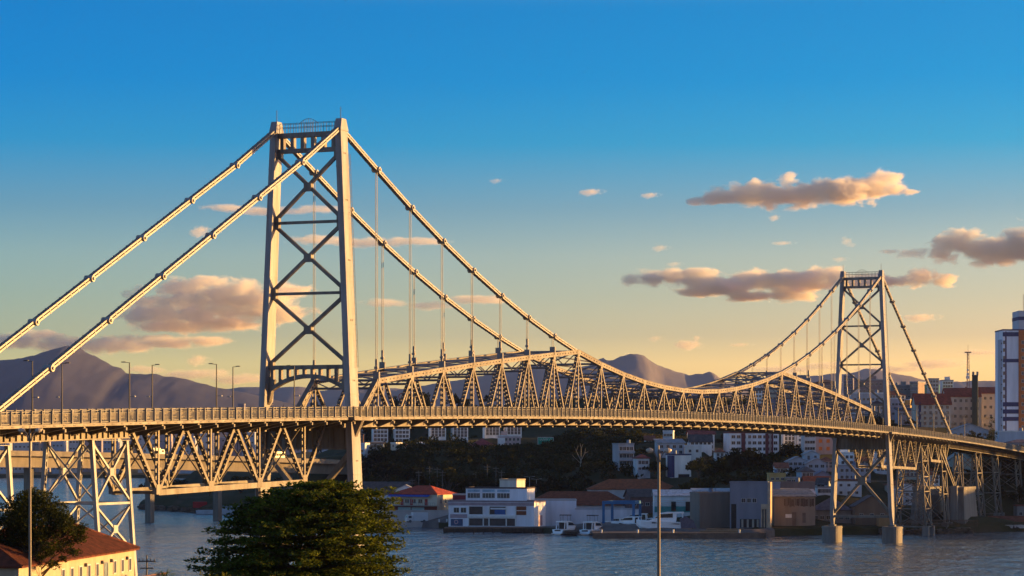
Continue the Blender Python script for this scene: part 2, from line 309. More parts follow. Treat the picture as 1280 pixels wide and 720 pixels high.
bld('white_tower_house', 'white apartment house with dark stripes just right of the maroon-banded block', 'apartment house', 978, 993, 540, 562, 940, 9, 0, WHITE, 'flat', PALE, (4, 3, .8, 1.2))
bld('narrow_house', 'narrow white block between two dark gaps left of the balconied grey-white block', 'house', 996, 1000.5, 541, 560, 940, 8, 0, WHITE, 'flat', PALE, (3, 1, .6, .8))
b = bld('balcony_block', 'grey-white block with dark loggias above the twin gabled cottages', 'apartment block', 1003, 1018, 540, 566, 900, 9, 0, (.5, .48, .5), 'flat', GREY, (3, 2, 1.7, 1.0))
b = bld('mauve_block', 'mauve block with orange shutters left of the far tower leg', 'apartment block', 1018, 1043, 542, 567, 915, 9, 0, (.36, .29, .31), 'flat', GREY)
for z in (1.2, 4.0):
    for x in (-2.6, .2): part(b, 'shutter', x, x + 1.2, -4.62, -4.504, z, z + 1.3, ORANGEM)
bld('gabled_cottage', 'pale cottage with a low wide gable, left of the pair on the slope', 'cottage', 983, 1008, 571, 583.5, 870, 8, 0, (.5, .46, .5), 'gable_y', (.4, .38, .4), (1, 4, 1.1, 1.0), rise=1.6)
bld('gabled_cottage', 'pinkish gabled cottage right of the pair, next to the far tower leg', 'cottage', 1007, 1031, 573, 587, 862, 8, 0, (.5, .44, .47), 'gable_y', (.4, .36, .38), (1, 3, 1.2, 1.0), rise=1.7)
bld('blue_cottage', 'small blue-white house rising behind the two gabled cottages', 'house', 1004, 1023, 563.5, 577, 885, 7, 0, (.46, .5, .57), 'gable_y', (.4, .42, .46), (1, 2, .8, 1.4), rise=1.2)
bld('tiled_house', 'low blue house with worn brown tiled roof below the gabled cottages', 'house', 997, 1016, 583, 597, 845, 8, 6, (.35, .42, .5), 'hip', (.13, .1, .1), (1, 3, 1, 1), rise=1.9)
bld('lilac_house', 'lilac gabled house above the orange-red roof left of the far tower leg', 'house', 1012, 1041, 589, 602, 850, 8, 0, (.36, .33, .42), 'gable_y', (.3, .27, .33), (1, 3, .9, .9), rise=2.2)
bld('red_roof_shed', 'shed with a bright orange-red roof between the yellow house and far tower', 'shed', 1004, 1040, 596, 607, 832, 7, 0, (.42, .4, .4), 'gable_x', (.36, .08, .03), (1, 4, 1, .9), rise=1.6)
bld('blue_gable_house', 'small house with pale blue garage door and dark roof left of the far tower', 'house', 1018, 1040, 598, 613, 818, 8, -18, (.45, .5, .56), 'gable_x', SLATE, (1, 1, 2.4, 2.0), rise=2)
bld('yellow_house', 'flat-roofed yellow house above the long grey parapet', 'house', 960, 981, 593, 605, 830, 7, 0, (.4, .31, .13), 'flat', (.4, .31, .13), (1, 3, .9, .8))
bld('low_store', 'low brownish store with dark openings right of the yellow house', 'store', 981, 1000, 598, 606, 828, 6, 0, (.28, .24, .18), 'flat', GREY, (1, 3, 1.2, .9))
bld('terrace_house', 'grey-blue terrace house seen between the far tower legs', 'house', 1046, 1086, 583, 602, 850, 9, 0, (.33, .36, .44), 'flat', (.3, .3, .33), (2, 6, 1.0, 1.0))
bld('white_house', 'white house with two dark windows and red parapet between the far tower legs', 'house', 1043, 1075, 601, 622, 815, 8, 0, (.5, .56, .62), 'flat', (.12, .04, .035), (2, 3, .9, .8))
bld('brown_gable_house', 'brown-walled gabled house low between the far tower legs', 'house', 1066, 1108, 620, 657, 772, 10, 0, (.2, .14, .1), 'gable_y', (.1, .09, .1), (1, 3, 1.1, 1.2), rise=3.2)
bld('mauve_roof_house', 'long low house with a faded mauve hipped roof left of the far tower foot', 'house', 1012, 1066, 622, 657, 778, 12, -6, (.26, .23, .21), 'hip', (.15, .12, .135), (1, 6, 1.2, 1.1), rise=4)
bld('tiled_house', 'tiled house half hidden behind the right approach truss', 'house', 1108, 1140, 600, 618, 835, 8, 0, (.4, .36, .32), 'hip', TILE, (2, 4, 1, 1), rise=1.8)
bld('white_house', 'white house behind the lattice column of the right approach', 'house', 1120, 1150, 613, 632, 815, 8, 0, (.46, .5, .55), 'flat', PALE, (2, 4, 1, .9))
bld('teal_house', 'pale teal gabled building under the deck beyond the right approach truss', 'house', 1184, 1214, 564, 588, 880, 8, 0, (.24, .38, .38), 'gable_y', (.24, .3, .3), (1, 1, 1.0, 2.2), rise=3)

# --- quay level, left to right
bld('warehouse', 'long warehouse with dark grey roof behind the big foreground tree', 'warehouse', 446, 512, 603, 640, 862, 14, 0, PALE, 'gable_x', SLATE, (1, 8, 1.2, 1.4), rise=4)
bld('white_gable_shed', 'white-gabled shed behind the red-roofed house with blue awning', 'shed', 495, 520, 606.5, 640, 855, 6, 0, WHITE, 'gable_y', (.45, .46, .48), None, rise=1.6)
h = bld('awning_house', 'two-storey house with red hipped roof, blue awning and sunlit end wall', 'house', 488, 572, 607.5, 645, 832, 13, -30, (.55, .5, .4), 'hip', (.40, .06, .03), rise=2.9)
hw_, hd_, e_ = h['w'] / 2, h['depth'] / 2, h['e']
part(h, 'lower_front', -hw_ - .05, hw_ + .05, -hd_ - .06, -hd_ - .004, 0, 3.2, mat('red_brick_paint', (.14, .03, .025), .85))
for x in (-6.2, -.8): part(h, 'shutter', x, x + 5, -hd_ - .12, -hd_ - .064, .5, 2.8, SHUT)
part(h, 'balcony', -hw_ - .2, hw_ + .2, -hd_ - 1.7, -hd_ - .07, 3.2, 3.5, mat('balcony_slab', (.25, .22, .2), .85))
rl = MB()
for i in range(24): x = -hw_ + i * (2 * hw_) / 23; rl.box(x - .03, x + .03, -hd_ - 1.66, -hd_ - 1.6, 3.5, 4.35)
rl.box(-hw_, hw_, -hd_ - 1.67, -hd_ - 1.59, 4.35, 4.43); rl.build('balcony_railing', GREYM, h)
MB().quad8([(-hw_ - .2, -hd_ - 2.0, e_ - .75), (hw_ - 2.4, -hd_ - 2.0, e_ - .75), (hw_ - 2.4, -hd_ - .02, e_ - .1), (-hw_ - .2, -hd_ - .02, e_ - .1), (-hw_ - .2, -hd_ - 2.0, e_ - .65), (hw_ - 2.4, -hd_ - 2.0, e_ - .65), (hw_ - 2.4, -hd_ - .02, e_), (-hw_ - .2, -hd_ - .02, e_)]).build('awning', mat('awning_blue', (.012, .07, .36), .7, .08), h)
for x in (-5.2, -1.4, 4.4): part(h, 'door', x, x + 1.1, -hd_ - .06, -hd_ - .004, 3.5, 5.6, REDM)
windows(h, 1, 3, 1.6, 1.3, -4, 4, 3.7, 6, depth=h['depth']); windows(h, 1, 3, .8, 1.3, -hd_ + 1, hd_ - 3, 3.6, 6.2, face='right', wid=h['w'])
bld('red_shed', 'low dark red shed between the awning house and the white marina building', 'shed', 566, 584, 619, 640, 830, 6, 0, (.16, .025, .035), 'flat', (.4, .36, .36))
mb_ = bld('marina_building', 'white two-storey marina building with open bays on the timber quay', 'marina building', 560, 683, 628, 659, 783, 13, -17, (.74, .74, .8), 'flat', (.26, .2, .22))
hw_, hd_, e_ = mb_['w'] / 2, mb_['depth'] / 2, mb_['e']; yf = -hd_
def fb(n, x0, x1, z0, z1, m, d=.1): return part(mb_, n, x0, x1, yf - d, yf - .004, z0, z1, m)
fb('fascia_band', -hw_ - .05, hw_ + .05, e_ - 1.1, e_ - .15, mat('faded_pink_band', (.36, .27, .3), .85))
for (x0, x1) in ((-7.4, -2.7), (-.6, 5.0)): fb('open_bay', x0, x1, 3.9, 6.4, mat('bay_interior', (.07, .055, .05), .9), .04)
fb('open_bay', -7.4, 8.0, .3, 2.6, mat('bay_interior_low', (.09, .07, .065), .9), .04)
fb('balcony_rail', -7.6, 8.2, 2.9, 3.7, WHITEM, .5); fb('blue_door', 1.2, 4.6, 3.92, 5.4, BLUEM, .09); fb('white_lintel', -.2, 4.8, 5.5, 6.0, WHITEM, .1)
for z in (3.8, 5.3): fb('rust_shutter', 8.4, 11.6, z, z + 1.25, mat('rust_shutter', (.2, .06, .025), .8), .09)
for x in (-7.6, -2.7, -.8, 4.9, 8.0): fb('pillar', x, x + .35, 0, 6.5, WHITEM, .3)
fb('pink_band', -hw_ + .6, -7.9, 2.7, 3.9, mat('faded_pink_band', (.36, .27, .3), .85), .06)
po = fb('poster', -hw_ + .8, -9.4, .2, 2.4, mat('poster_blue', (.05, .08, .16), .6), .1)
em = MB()
for i in range(20):
    t0, t1 = 2 * math.pi * i / 20, 2 * math.pi * (i + 1) / 20
    cx, cz = -hw_ + 2.6, 1.45
    em.quad8([(cx + r_ * math.cos(t), yf - d_, cz + r_ * math.sin(t)) for d_ in (.104, .12) for (r_, t) in ((.42, t0), (.42, t1), (.7, t1), (.7, t0))])
em.build('emblem', mat('emblem_pink', (.5, .3, .32), .6), po)
windows(mb_, 1, 2, 1.7, 1.5, -hw_ + 1.5, -8, 4.2, 6.2, depth=mb_['depth'])
part(mb_, 'side_door', hw_ + .004, hw_ + .09, -1.5, 2.5, .3, 3.6, mat('pink_gate', (.36, .26, .3), .8))
u = bld('marina_office', 'white upper floor office with three window bays and pale blue sign bands', 'office', 582, 669, 611, 640, 797, 9, -17, (.74, .74, .8), 'flat', (.07, .055, .06), foot=False)
hw_, hd_, e_ = u['w'] / 2, u['depth'] / 2, u['e']
for i in range(3):
    c = -hw_ + 2.7 + i * 5.0
    sb = part(u, 'sign_band', c - 2.1, c + 2.1, -hd_ - .07, -hd_ - .004, e_ - 1.15, e_ - .25, mat('sign_pale_blue', (.36, .48, .58), .6))
    lt = MB(); x = c - 1.8; k = i * 3
    while x < c + 1.7:
        k += 1; wd = (.2, .3, .16, .28)[k % 4]; lt.box(x, x + .07, -hd_ - .1, -hd_ - .074, e_ - 1.0, e_ - .42); lt.box(x + .07, x + wd, -hd_ - .1, -hd_ - .074, e_ - (.55 if k % 2 else .75), e_ - (.42 if k % 2 else .62)); x += wd + .14
    lt.build('lettering', mat('letter_blue', (.10, .22, .36), .6), sb)
    windows(u, 1, 4, .95, 1.5, c - 2.1, c + 2.1, e_ - 3.2, e_ - 1.3, depth=u['depth'])
ph = bld('roof_cabin', 'small white rooftop cabin with one glowing sunlit side above the marina office', 'rooftop cabin', 624.5, 656.5, 600.5, 613, 801, 5.5, -30, (.6, .56, .5), 'flat', (.4, .33, .25), foot=False)
bld('boat_shed', 'tall blank white boat shed wall right of the marina building', 'boat shed', 669, 720, 626, 660, 800, 12, 0, (.66, .70, .8), 'flat', (.4, .42, .46))
fw = bld('yard_wall', 'low pale wall running along the boatyard behind the motor yachts', 'wall', 719, 800, 637, 661, 796, .4, 0, (.6, .62, .7), 'flat', (.4, .42, .48), foot=False)
bld('tiled_warehouse', 'long warehouse with rusty brown tiled roof behind the boat shed', 'warehouse', 656, 790, 614.5, 650, 826, 16, 0, (.5, .48, .5), 'hip', (.17, .055, .028), rise=4.6)
bld('tiled_warehouse', 'long orange-brown tiled warehouse roof behind the blue boat lift', 'warehouse', 734, 848, 599, 625, 862, 15, 0, (.45, .44, .46), 'hip', (.24, .075, .03), rise=3.6)
bld('dark_roof_house', 'house with dark slate roof and white gable end behind the blue boat lift', 'house', 781, 822, 612, 640, 818, 9, 10, (.13, .08, .08), 'gable_x', SLATE, (1, 4, 1.2, 1.0), rise=2.4)
c = bld('club_house', 'white and teal club house with ribbed white roof behind the largest yacht', 'club house', 817, 874, 613, 652, 800, 10, 0, (.66, .74, .78), 'gable_x', (.5, .54, .6), rise=1.7)
hw_, hd_ = c['w'] / 2, c['depth'] / 2
part(c, 'teal_base', -hw_ - .05, hw_ + .05, -hd_ - .08, -hd_ - .004, 3.0, 4.9, TEALM)
for z in (5.2, 5.9, 6.6): part(c, 'white_board', -hw_ - .06, hw_ + .06, -hd_ - .14, -hd_ - .004, z, z + .42, WHITEM)
for x in (-2.0, 2.6): part(c, 'door', x, x + 1.5, -hd_ - .2, -hd_ - .15, 3.4, 6.4, DKM)
bw = bld('blank_wall_building', 'stained brown-grey blank-walled building beside the quay steps', 'building', 863, 914, 617.5, 661, 752, 8, 17, (.2, .165, .14), 'flat', (.2, .17, .15))
bld('flat_annex', 'low annex with pale blue metal roof behind the stained blank wall', 'annex', 866, 914, 611.5, 640, 790, 8, 0, (.35, .36, .4), 'shed', (.32, .38, .46), (1, 4, 1.4, .8), rise=.8)
gb = bld('grey_modern_building', 'grey boxy modern building with a glowing sunlit frame at its right end', 'modern building', 911, 963, 604, 661, 747, 8.5, -9, (.21, .225, .28), 'flat', (.2, .21, .26))
hw_, hd_, e_ = gb['w'] / 2, gb['depth'] / 2, gb['e']; yf = -hd_
part(gb, 'dark_recess', -hw_ + .4, -hw_ + 1.9, yf - .05, yf - .004, 0, 7.4, DKM)
for x in (-1.6, .1, 1.7): link('window', winmesh(1.1, 1.2), gb, (x, yf, e_ - 5.8))
for x in (-2.2, -.6, 1.0, 2.4): part(gb, 'curtain', x, x + .6, yf - .06, yf - .004, .4, 2.8, mat('curtain_cream', (.35, .32, .28), .9))
part(gb, 'glass_front', -2.6, 3.2, yf - .03, yf - .0045, .3, 2.9, DKM)
tan = mat('tan_frame', (.5, .38, .27), .75)
part(gb, 'entrance_lintel', hw_ - 1.9, hw_ + .05, yf - .9, yf - .004, 5.9, 7.4, tan)
for x in (hw_ - 1.9, hw_ - 1.1, hw_ - .3): part(gb, 'entrance_post', x, x + .3, yf - .85, yf - .01, .1, 5.896, tan)
part(gb, 'entrance_wall', hw_ - 1.85, hw_, yf - .1, yf - .004, .1, 5.85, mat('entrance_glass', (.12, .12, .14), .3))
part(gb, 'end_fin', hw_ + .06, hw_ + .9, yf - 1.0, hd_, -1, e_ + .3, tan)
bld('link_wing', 'narrow grey-blue wing joining the modern grey building to the old warehouse', 'wing', 959, 974, 604.5, 640, 770, 6, 0, (.26, .29, .36), 'flat', (.24, .27, .33))
ow = bld('old_warehouse', 'old concrete warehouse with rust-stained front and small white vent', 'warehouse', 961, 1016, 612, 660, 757, 14, 3, (.24, .2, .165), 'shed', (.2, .2, .22), rise=2.2)
hw_, hd_ = ow['w'] / 2, ow['depth'] / 2
part(ow, 'white_vent', -2.8, -.9, -hd_ - .08, -hd_ - .004, 3.1, 4.2, WHITEM); part(ow, 'door', -.8, .5, -hd_ - .05, -hd_ - .004, 0, 4.8, mat('old_door', (.16, .13, .11), .9)); part(ow, 'hatch', 2.4, 3.4, -hd_ - .05, -hd_ - .004, 1.6, 4.6, mat('old_door', (.16, .13, .11), .9))
st = MB(); k = 0
for i in range(22): st.box(-3.2 + i * .42, -3.2 + i * .42 + random.uniform(.15, .4), -hd_ - .03, -hd_ - .005, 6.9 - random.uniform(0, .6), 9.1 - random.uniform(0, .4))
st.build('faded_sign', mat('rust_stain', (.09, .06, .045), .95, .3, 2), ow)
bld('parapet_store', 'long low store with a brown parapet behind the rust-stained warehouse', 'store', 961, 1017, 604, 640, 795, 8, 0, (.19, .15, .15), 'flat', (.18, .15, .15))
bld('blue_roof_store', 'low shed with lilac-grey metal roof behind the rust-stained warehouse', 'shed', 980, 1017, 612.5, 640, 783, 8, 0, (.25, .25, .3), 'shed', (.33, .33, .42), rise=1.4)
bld('foot_store', 'small tan store between the two piers of the far tower', 'store', 1097, 1112, 646, 659, 765, 5, 0, (.3, .2, .1), 'flat', (.26, .2, .14))

# --- right-hand hill above the deck
def hill(label, x0, x1, yt, yb, D, **k):
    nm = k.pop('name', 'hill_building'); ct = k.pop('cat', 'building'); return bld(nm, label, ct, x0, x1, yt, yb, D, **k)
hill('dark flat-topped block highest left of the far tower', 980, 1012, 470, 520, 1180, depth=12, yaw=-10, wall=(.2, .19, .23), rc=GREY, win=(5, 6, 1.2, 1.1))
hill('brown low-roofed house behind the hangers left of the far tower', 1018, 1046, 474, 515, 1190, depth=10, wall=(.2, .15, .14), roof='hip', rc=(.12, .08, .07), win=(4, 6, 1.1, 1.1), rise=1.6)
hill('dark block framed by the legs of the far tower', 1053, 1069, 470, 500, 1170, depth=10, yaw=-10, wall=(.17, .16, .21), rc=GREY, win=(4, 4, 1, 1))
hill('wide brown-grey block with pale upright band framed by the far tower', 1070, 1102, 475.5, 512, 1160, depth=11, wall=(.24, .18, .17), rc=GREY, win=(4, 6, 1.0, 1.2))
hill('long white house with terrace below the blocks framed by the far tower', 1063, 1104, 492, 520, 1110, depth=9, wall=(.44, .42, .44), rc=PALE, win=(2, 7, 1.1, 1.0))
hill('white house with dark tiled roof close behind the near leg of the far tower', 1088, 1104, 500.5, 530, 1080, depth=8, wall=(.44, .4, .4), roof='hip', rc=(.07, .04, .045), win=(3, 3, 1, 1.1), rise=1.8)
hill('dark hillside house with rows of windows left of the far tower, low', 985, 1045, 508, 528, 1110, depth=9, wall=(.2, .18, .24), rc=(.16, .15, .2), win=(2, 10, 1.2, .9))
hill('pale low house behind the truss end near the far tower', 1040, 1072, 518, 531, 1075, depth=8, wall=(.36, .35, .38), rc=PALE, win=(1, 6, 1.2, 1))
hill('dim blue terrace house seen through the truss right of its peak', 955, 990, 500, 527, 1120, depth=9, wall=(.19, .18, .25), rc=(.18, .17, .22), win=(3, 6, 1.1, 1))
hill('dim house with tiled roof seen through the truss left of its right peak', 925, 958, 503, 527, 1130, depth=9, wall=(.22, .18, .2), roof='hip', rc=(.1, .06, .06), win=(2, 5, 1.1, 1), rise=2)
hill('dark villa on the ridge seen through the middle of the truss', 898, 925, 506, 524, 1140, depth=9, wall=(.2, .19, .23), roof='hip', rc=(.09, .06, .06), win=(2, 4, 1.1, 1), rise=2)
hill('grey-green ridge block right of the near leg of the far tower', 1112, 1138, 482, 510, 1230, depth=10, wall=(.2, .2, .2), rc=GREY, win=(3, 5, 1.1, 1))
hill('brown ridge block with one warm lit corner behind the right backstay', 1136, 1158, 478, 508, 1220, depth=10, yaw=-30, wall=(.26, .2, .18), rc=GREY, win=(4, 4, 1, 1))
hill('teal block with water tank on the ridge right of the backstay', 1154, 1176, 482, 512, 1200, depth=9, yaw=-12, wall=(.1, .3, .24), rc=(.1, .26, .22), win=(4, 4, .9, 1))
tb = hill('small round-cornered ochre house with blue roof between backstay and red-roofed flats', 1131, 1143, 500, 516, 1090, depth=7, yaw=-25, wall=(.4, .28, .12), rc=(.3, .34, .42), win=(1, 3, .9, 1))
hill('pale lilac house under the backstay right of the far tower', 1112, 1126, 499, 524, 1085, depth=8, wall=(.38, .35, .4), rc=PALE, win=(2, 3, 1, 1))
hill('dark-roofed blue-grey house at the foot of the backstay', 1120, 1142, 510, 531, 1065, depth=8, wall=(.3, .28, .33), roof='shed', rc=(.06, .06, .09), win=(2, 4, .9, 1), rise=1)
for (lb, x0, x1, yt, yb, D, n, ri) in (('cream flats with steep red roof and dark vertical strip, nearest the backstay', 1142, 1186, 492, 534, 1050, 6, 4.4), ('cream flats with long red roof and balconies left of the dark stair tower', 1180, 1223, 485, 536, 1075, 6, 3.6), ('cream flats with red roof between the stair tower and the tall striped block', 1224, 1247, 484, 538, 1085, 3, 2.6)):
    fl = hill(lb, x0, x1, yt, yb, D, name='flats', cat='apartment block', depth=11, yaw=0, wall=(.47, .42, .36), roof='gable_x', rc=(.25, .055, .03), win=(4, n, 1.1, 1.3), rise=ri)
    for i in range(n - 1):
        x = -fl['w'] / 2 + (i + 1) * fl['w'] / n
        if i % 2 == 0:
            for zz in (2.2, 5.4): part(fl, 'balcony', x - .8, x + .8, -fl['depth'] / 2 - .9, -fl['depth'] / 2 - .004, zz, zz + 1.0, mat('balcony_cream', (.4, .36, .3), .85))
    if n == 6 and x0 == 1142: part(fl, 'corner_strip', -fl['w'] / 2 + 1.2, -fl['w'] / 2 + 2.2, -fl['depth'] / 2 - .1, -fl['depth'] / 2 - .004, 0, fl['e'] + .6, NAVYM)
st = hill('dark green stair tower rising between two red-roofed flats', 1215, 1222.5, 470, 538, 1070, name='stair_tower', cat='tower', depth=4, yaw=-12, wall=(.045, .055, .045), rc=(.1, .1, .09))
cap_ = MB(); [cap_.box(x, x + .9, -1.8, 1.8, st['H'] + .51, st['H'] + 1.9) for x in (-1.2, .6)]; cap_.build('roof_vent', GREYM, st)
T = bld('tower_block', 'tall white apartment tower with navy bands and orange-brown corner at the frame edge', 'apartment tower', 1248.5, 1304, 413, 541, 1000, 16, 0, (.72, .74, .82), 'flat', (.06, .05, .12))
hw_, hd_, e_ = T['w'] / 2, T['depth'] / 2, T['e']
part(T, 'orange_facing', -hw_ + 6.3, -hw_ + 9.6, -hd_ - .5, -hd_ - .004, 0, e_ + .1, ORANGEM)
part(T, 'side_stair', -hw_ - .9, -hw_ + .6, -hd_ + 1.5, -hd_ + 6, 0, e_ - 3.6, wallmat((.4, .42, .5)))
for (z, t) in ((e_ - 2.4, 1.7), (28.3, 1.4), (10.6, 1.7), (7.7, 1.7), (4.8, 1.6)): part(T, 'navy_band', -hw_ - .06, -hw_ + 6.3, -hd_ - .12, -hd_ - .004, z, z + t, NAVYM)
part(T, 'navy_strip', -hw_ + .9, -hw_ + 1.5, -hd_ - .06, -hd_ - .004, 0, e_ - .5, mat('maroon_strip', (.1, .05, .1), .8))
wm = winmesh(.9, 1.2)
for i in range(12): link('window', wm, T, (-hw_ + 7.9, -hd_ - .5, 1.6 + i * 3.1)); link('window', winmesh(.7, 1.3), T, (-hw_ + .45, -hd_, 1.6 + i * 3.1))
for i in range(11): link('window', winmesh(.5, .7), T, (-hw_ - .2, -hd_ + 1.5, 2.6 + i * 3.3))
part(T, 'roof_storey', -hw_ + 6.6, hw_ - 1, -hd_ + 1, hd_ - 2, e_ + .502, e_ + 8.0, wallmat((.48, .5, .56))); part(T, 'roof_band', -hw_ + 6.5, hw_ - .9, -hd_ + .9, hd_ - 1.9, e_ + 4.2, e_ + 5.6, NAVYM)
part(T, 'antenna', -hw_ + 9.8, -hw_ + 9.95, 0, .15, e_ + 8.004, e_ + 15, STEELD)
bld('base_hall', 'white low podium hall at the foot of the tall striped tower', 'hall', 1246, 1310, 540, 554, 985, 9, 0, (.46, .5, .58), 'flat', PALE)
bld('white_house', 'white low house with wide gable below the cream flats near the conifer', 'house', 1187, 1233, 530, 549, 1010, 9, 0, (.42, .43, .48), 'gable_y', (.34, .34, .38), (1, 6, 1.2, 1), rise=2.6)
bld('arcade_house', 'low lilac house with dark arched openings at the right frame edge', 'house', 1258, 1300, 549, 562, 940, 8, 0, (.36, .33, .38), 'hip', (.2, .14, .15), (1, 7, 1.4, 1.3), rise=1.4)
bld('red_kiosk', 'small red-roofed kiosk at the right frame edge above the shore', 'kiosk', 1269, 1300, 633, 652, 855, 6, 0, (.3, .27, .25), 'flat', (.22, .08, .06), (1, 4, 1.0, 1))
bld('boat_house', 'low boathouse with rusty red roof on the right shore behind the small boats', 'boathouse', 1236, 1290, 646, 662, 820, 8, 0, (.14, .1, .08), 'gable_x', (.17, .06, .035), None, rise=2.6)
bld('boat_house', 'low boathouse with dull brown roof left of the rusty red one', 'boathouse', 1219, 1238, 647, 662, 825, 7, 0, (.14, .12, .1), 'gable_x', (.1, .075, .05), None, rise=2.4)

# more small houses climbing the slopes
for (lb, x0, x1, yt, yb, D, wc, rf_, rc_2, wn) in (
    ('small white house on the grassy slope left of the perched blue-white house', 806, 818, 545, 554, 965, WHITE, 'gable_x', TILE, (1, 3, .9, .9)),
    ('cream house with red roof above the banded block, at the deck line', 930, 948, 528, 541, 1000, CREAM, 'hip', TILE, (2, 3, .9, 1)),
    ('pale house half behind the domed tree, left of the banded block', 893, 905, 560, 576, 905, PALE, 'hip', TILE, (2, 2, .9, 1)),
    ('white house low between the domed tree and the gabled cottages', 968, 984, 579, 592, 862, WHITE, 'gable_x', TILE, (1, 3, 1, 1)),
    ('pinkish house with red roof right below the small blue-white house', 1024, 1040, 571, 586, 868, PINK, 'hip', TILE, (2, 3, .9, 1)),
    ('white stepped house between the far tower legs, just under the plate beam', 1048, 1066, 567, 583, 880, WHITE, 'flat', PALE, (2, 3, .9, 1)),
    ('cream house with tiled roof right of the stepped white one between the far tower legs', 1068, 1090, 571, 584, 878, CREAM, 'hip', TILE, (2, 4, .9, 1)),
    ('tall pale house behind the near leg of the far tower, under the deck', 1092, 1110, 566, 592, 872, PALE, 'flat', GREY, (3, 3, .9, 1)),
    ('cream house with orange roof behind the right approach truss', 1124, 1146, 579, 597, 860, CREAM, 'gable_x', (.3, .09, .04), (2, 4, .9, 1)),
    ('white house behind the truss right of the lattice column', 1150, 1172, 588, 606, 850, WHITE, 'hip', TILE, (2, 4, .9, 1)),
    ('white block low on the ridge seen through the far truss panels', 938, 956, 487, 504, 1180, WHITE, 'flat', GREY, (3, 4, 1, 1)),
    ('cream block on the ridge left of the far truss peak', 960, 978, 482, 502, 1185, CREAM, 'flat', GREY, (3, 4, 1, 1)),
    ('white house with red roof just below the dark flat-topped ridge block', 990, 1008, 492, 508, 1150, PALE, 'gable_x', TILE, (2, 4, 1, 1)),
    ('pale house with red roof right of the far tower, above the lilac house', 1106, 1122, 489, 502, 1130, PALE, 'gable_x', TILE, (2, 4, 1, 1)),
    ('white house with red roof left of the ochre house', 1116, 1130, 490, 503, 1140, WHITE, 'hip', TILE, (2, 3, 1, 1)),
    ('cream tower house above the red-roofed flats nearest the backstay', 1160, 1172, 474, 494, 1190, CREAM, 'flat', GREY, (4, 3, .9, 1)),
    ('pale apartment house on the ridge between the teal block and the long red roof', 1176, 1190, 476, 490, 1210, PALE, 'flat', GREY, (3, 4, .9, 1)),
    ('white garage row at the shore road below the gabled cottages', 1020, 1044, 610, 618, 812, PALE, 'flat', GREY, (1, 5, 1.4, 1.2)),
    ('pale house with tiled roof in the lit trees left of the grassy slope', 736, 752, 530, 542, 1010, CREAM, 'hip', TILE, (1, 3, .9, .9)),
    ('pink house right of the tall sunlit olive tree, at the deck line', 756, 772, 529, 541, 1015, PINK, 'gable_x', TILE, (2, 3, .9, .9))):
    bld('hillside_house', lb, 'house', x0, x1, yt, yb, D, 8, 0, wc, rf_, rc_2, wn, rise=None if rf_ == 'flat' else 1.6)
# --- far city across the bay, left
random.seed(21)
for i, (x0, x1, yt, lb) in enumerate(((-12, 14, 543, 'distant grey block at the left frame edge under the approach deck'), (17, 40, 548, 'distant pale block left of the first foreground lamp post'), (44, 62, 541, 'distant mauve slab behind the dark lattice trestle legs'), (66, 84, 546, 'distant block with blue shutters between the trestle legs'), (86, 100, 540, 'distant narrow block right of the one with blue shutters'), (103, 128, 548, 'distant wide low block behind the bright trestle legs'), (130, 152, 541, 'distant grey slab between the bright trestle legs'), (172, 196, 545, 'distant pale slab behind the first approach truss panel'), (199, 215, 539, 'distant tower behind the first truss vertical'), (218, 246, 546, 'distant wide block behind the second truss panel'), (249, 268, 541, 'distant block left of the second truss vertical'), (271, 300, 547, 'distant long block behind the third truss panel'), (303, 322, 541, 'distant block left of the third truss vertical'), (326, 356, 548, 'distant low block under the deep tower beam'), (359, 382, 543, 'distant block behind the passing bus'), (386, 428, 549, 'distant long low block left of the near tower leg'))):
    D = 2350 + (i % 3) * 90
    b = bld('distant_block', lb, 'apartment block', x0, x1, yt, 590, D, 14, (-8, 6, 0)[i % 3], ((.36, .38, .45), (.44, .44, .47), (.3, .27, .32))[i % 3], 'flat', PALE, (6, max(3, (x1 - x0) // 5), 1.8, 1.6), foot=False)
for i, (x0, x1, yt, lb) in enumerate(((38, 44, 512, 'distant tower top seen above the rail at the first lamp post pair'), (44.5, 50, 515, 'distant tan tower top seen above the rail, right of a darker one'), (83, 91, 513, 'distant tan tower top above the rail right of the second lamp post'), (284, 297, 511, 'distant dark flat roofs above the rail left of the near tower'), (298, 306, 505, 'distant dark tower top above the rail left of the near tower'))):
    bld('distant_tower', lb, 'apartment tower', x0, x1, yt, 588, 2500, 12, 0, ((.2, .18, .22), (.36, .28, .24))[i in (1, 2)], 'flat', GREY, (8, 2, 1.4, 1.2), foot=False)
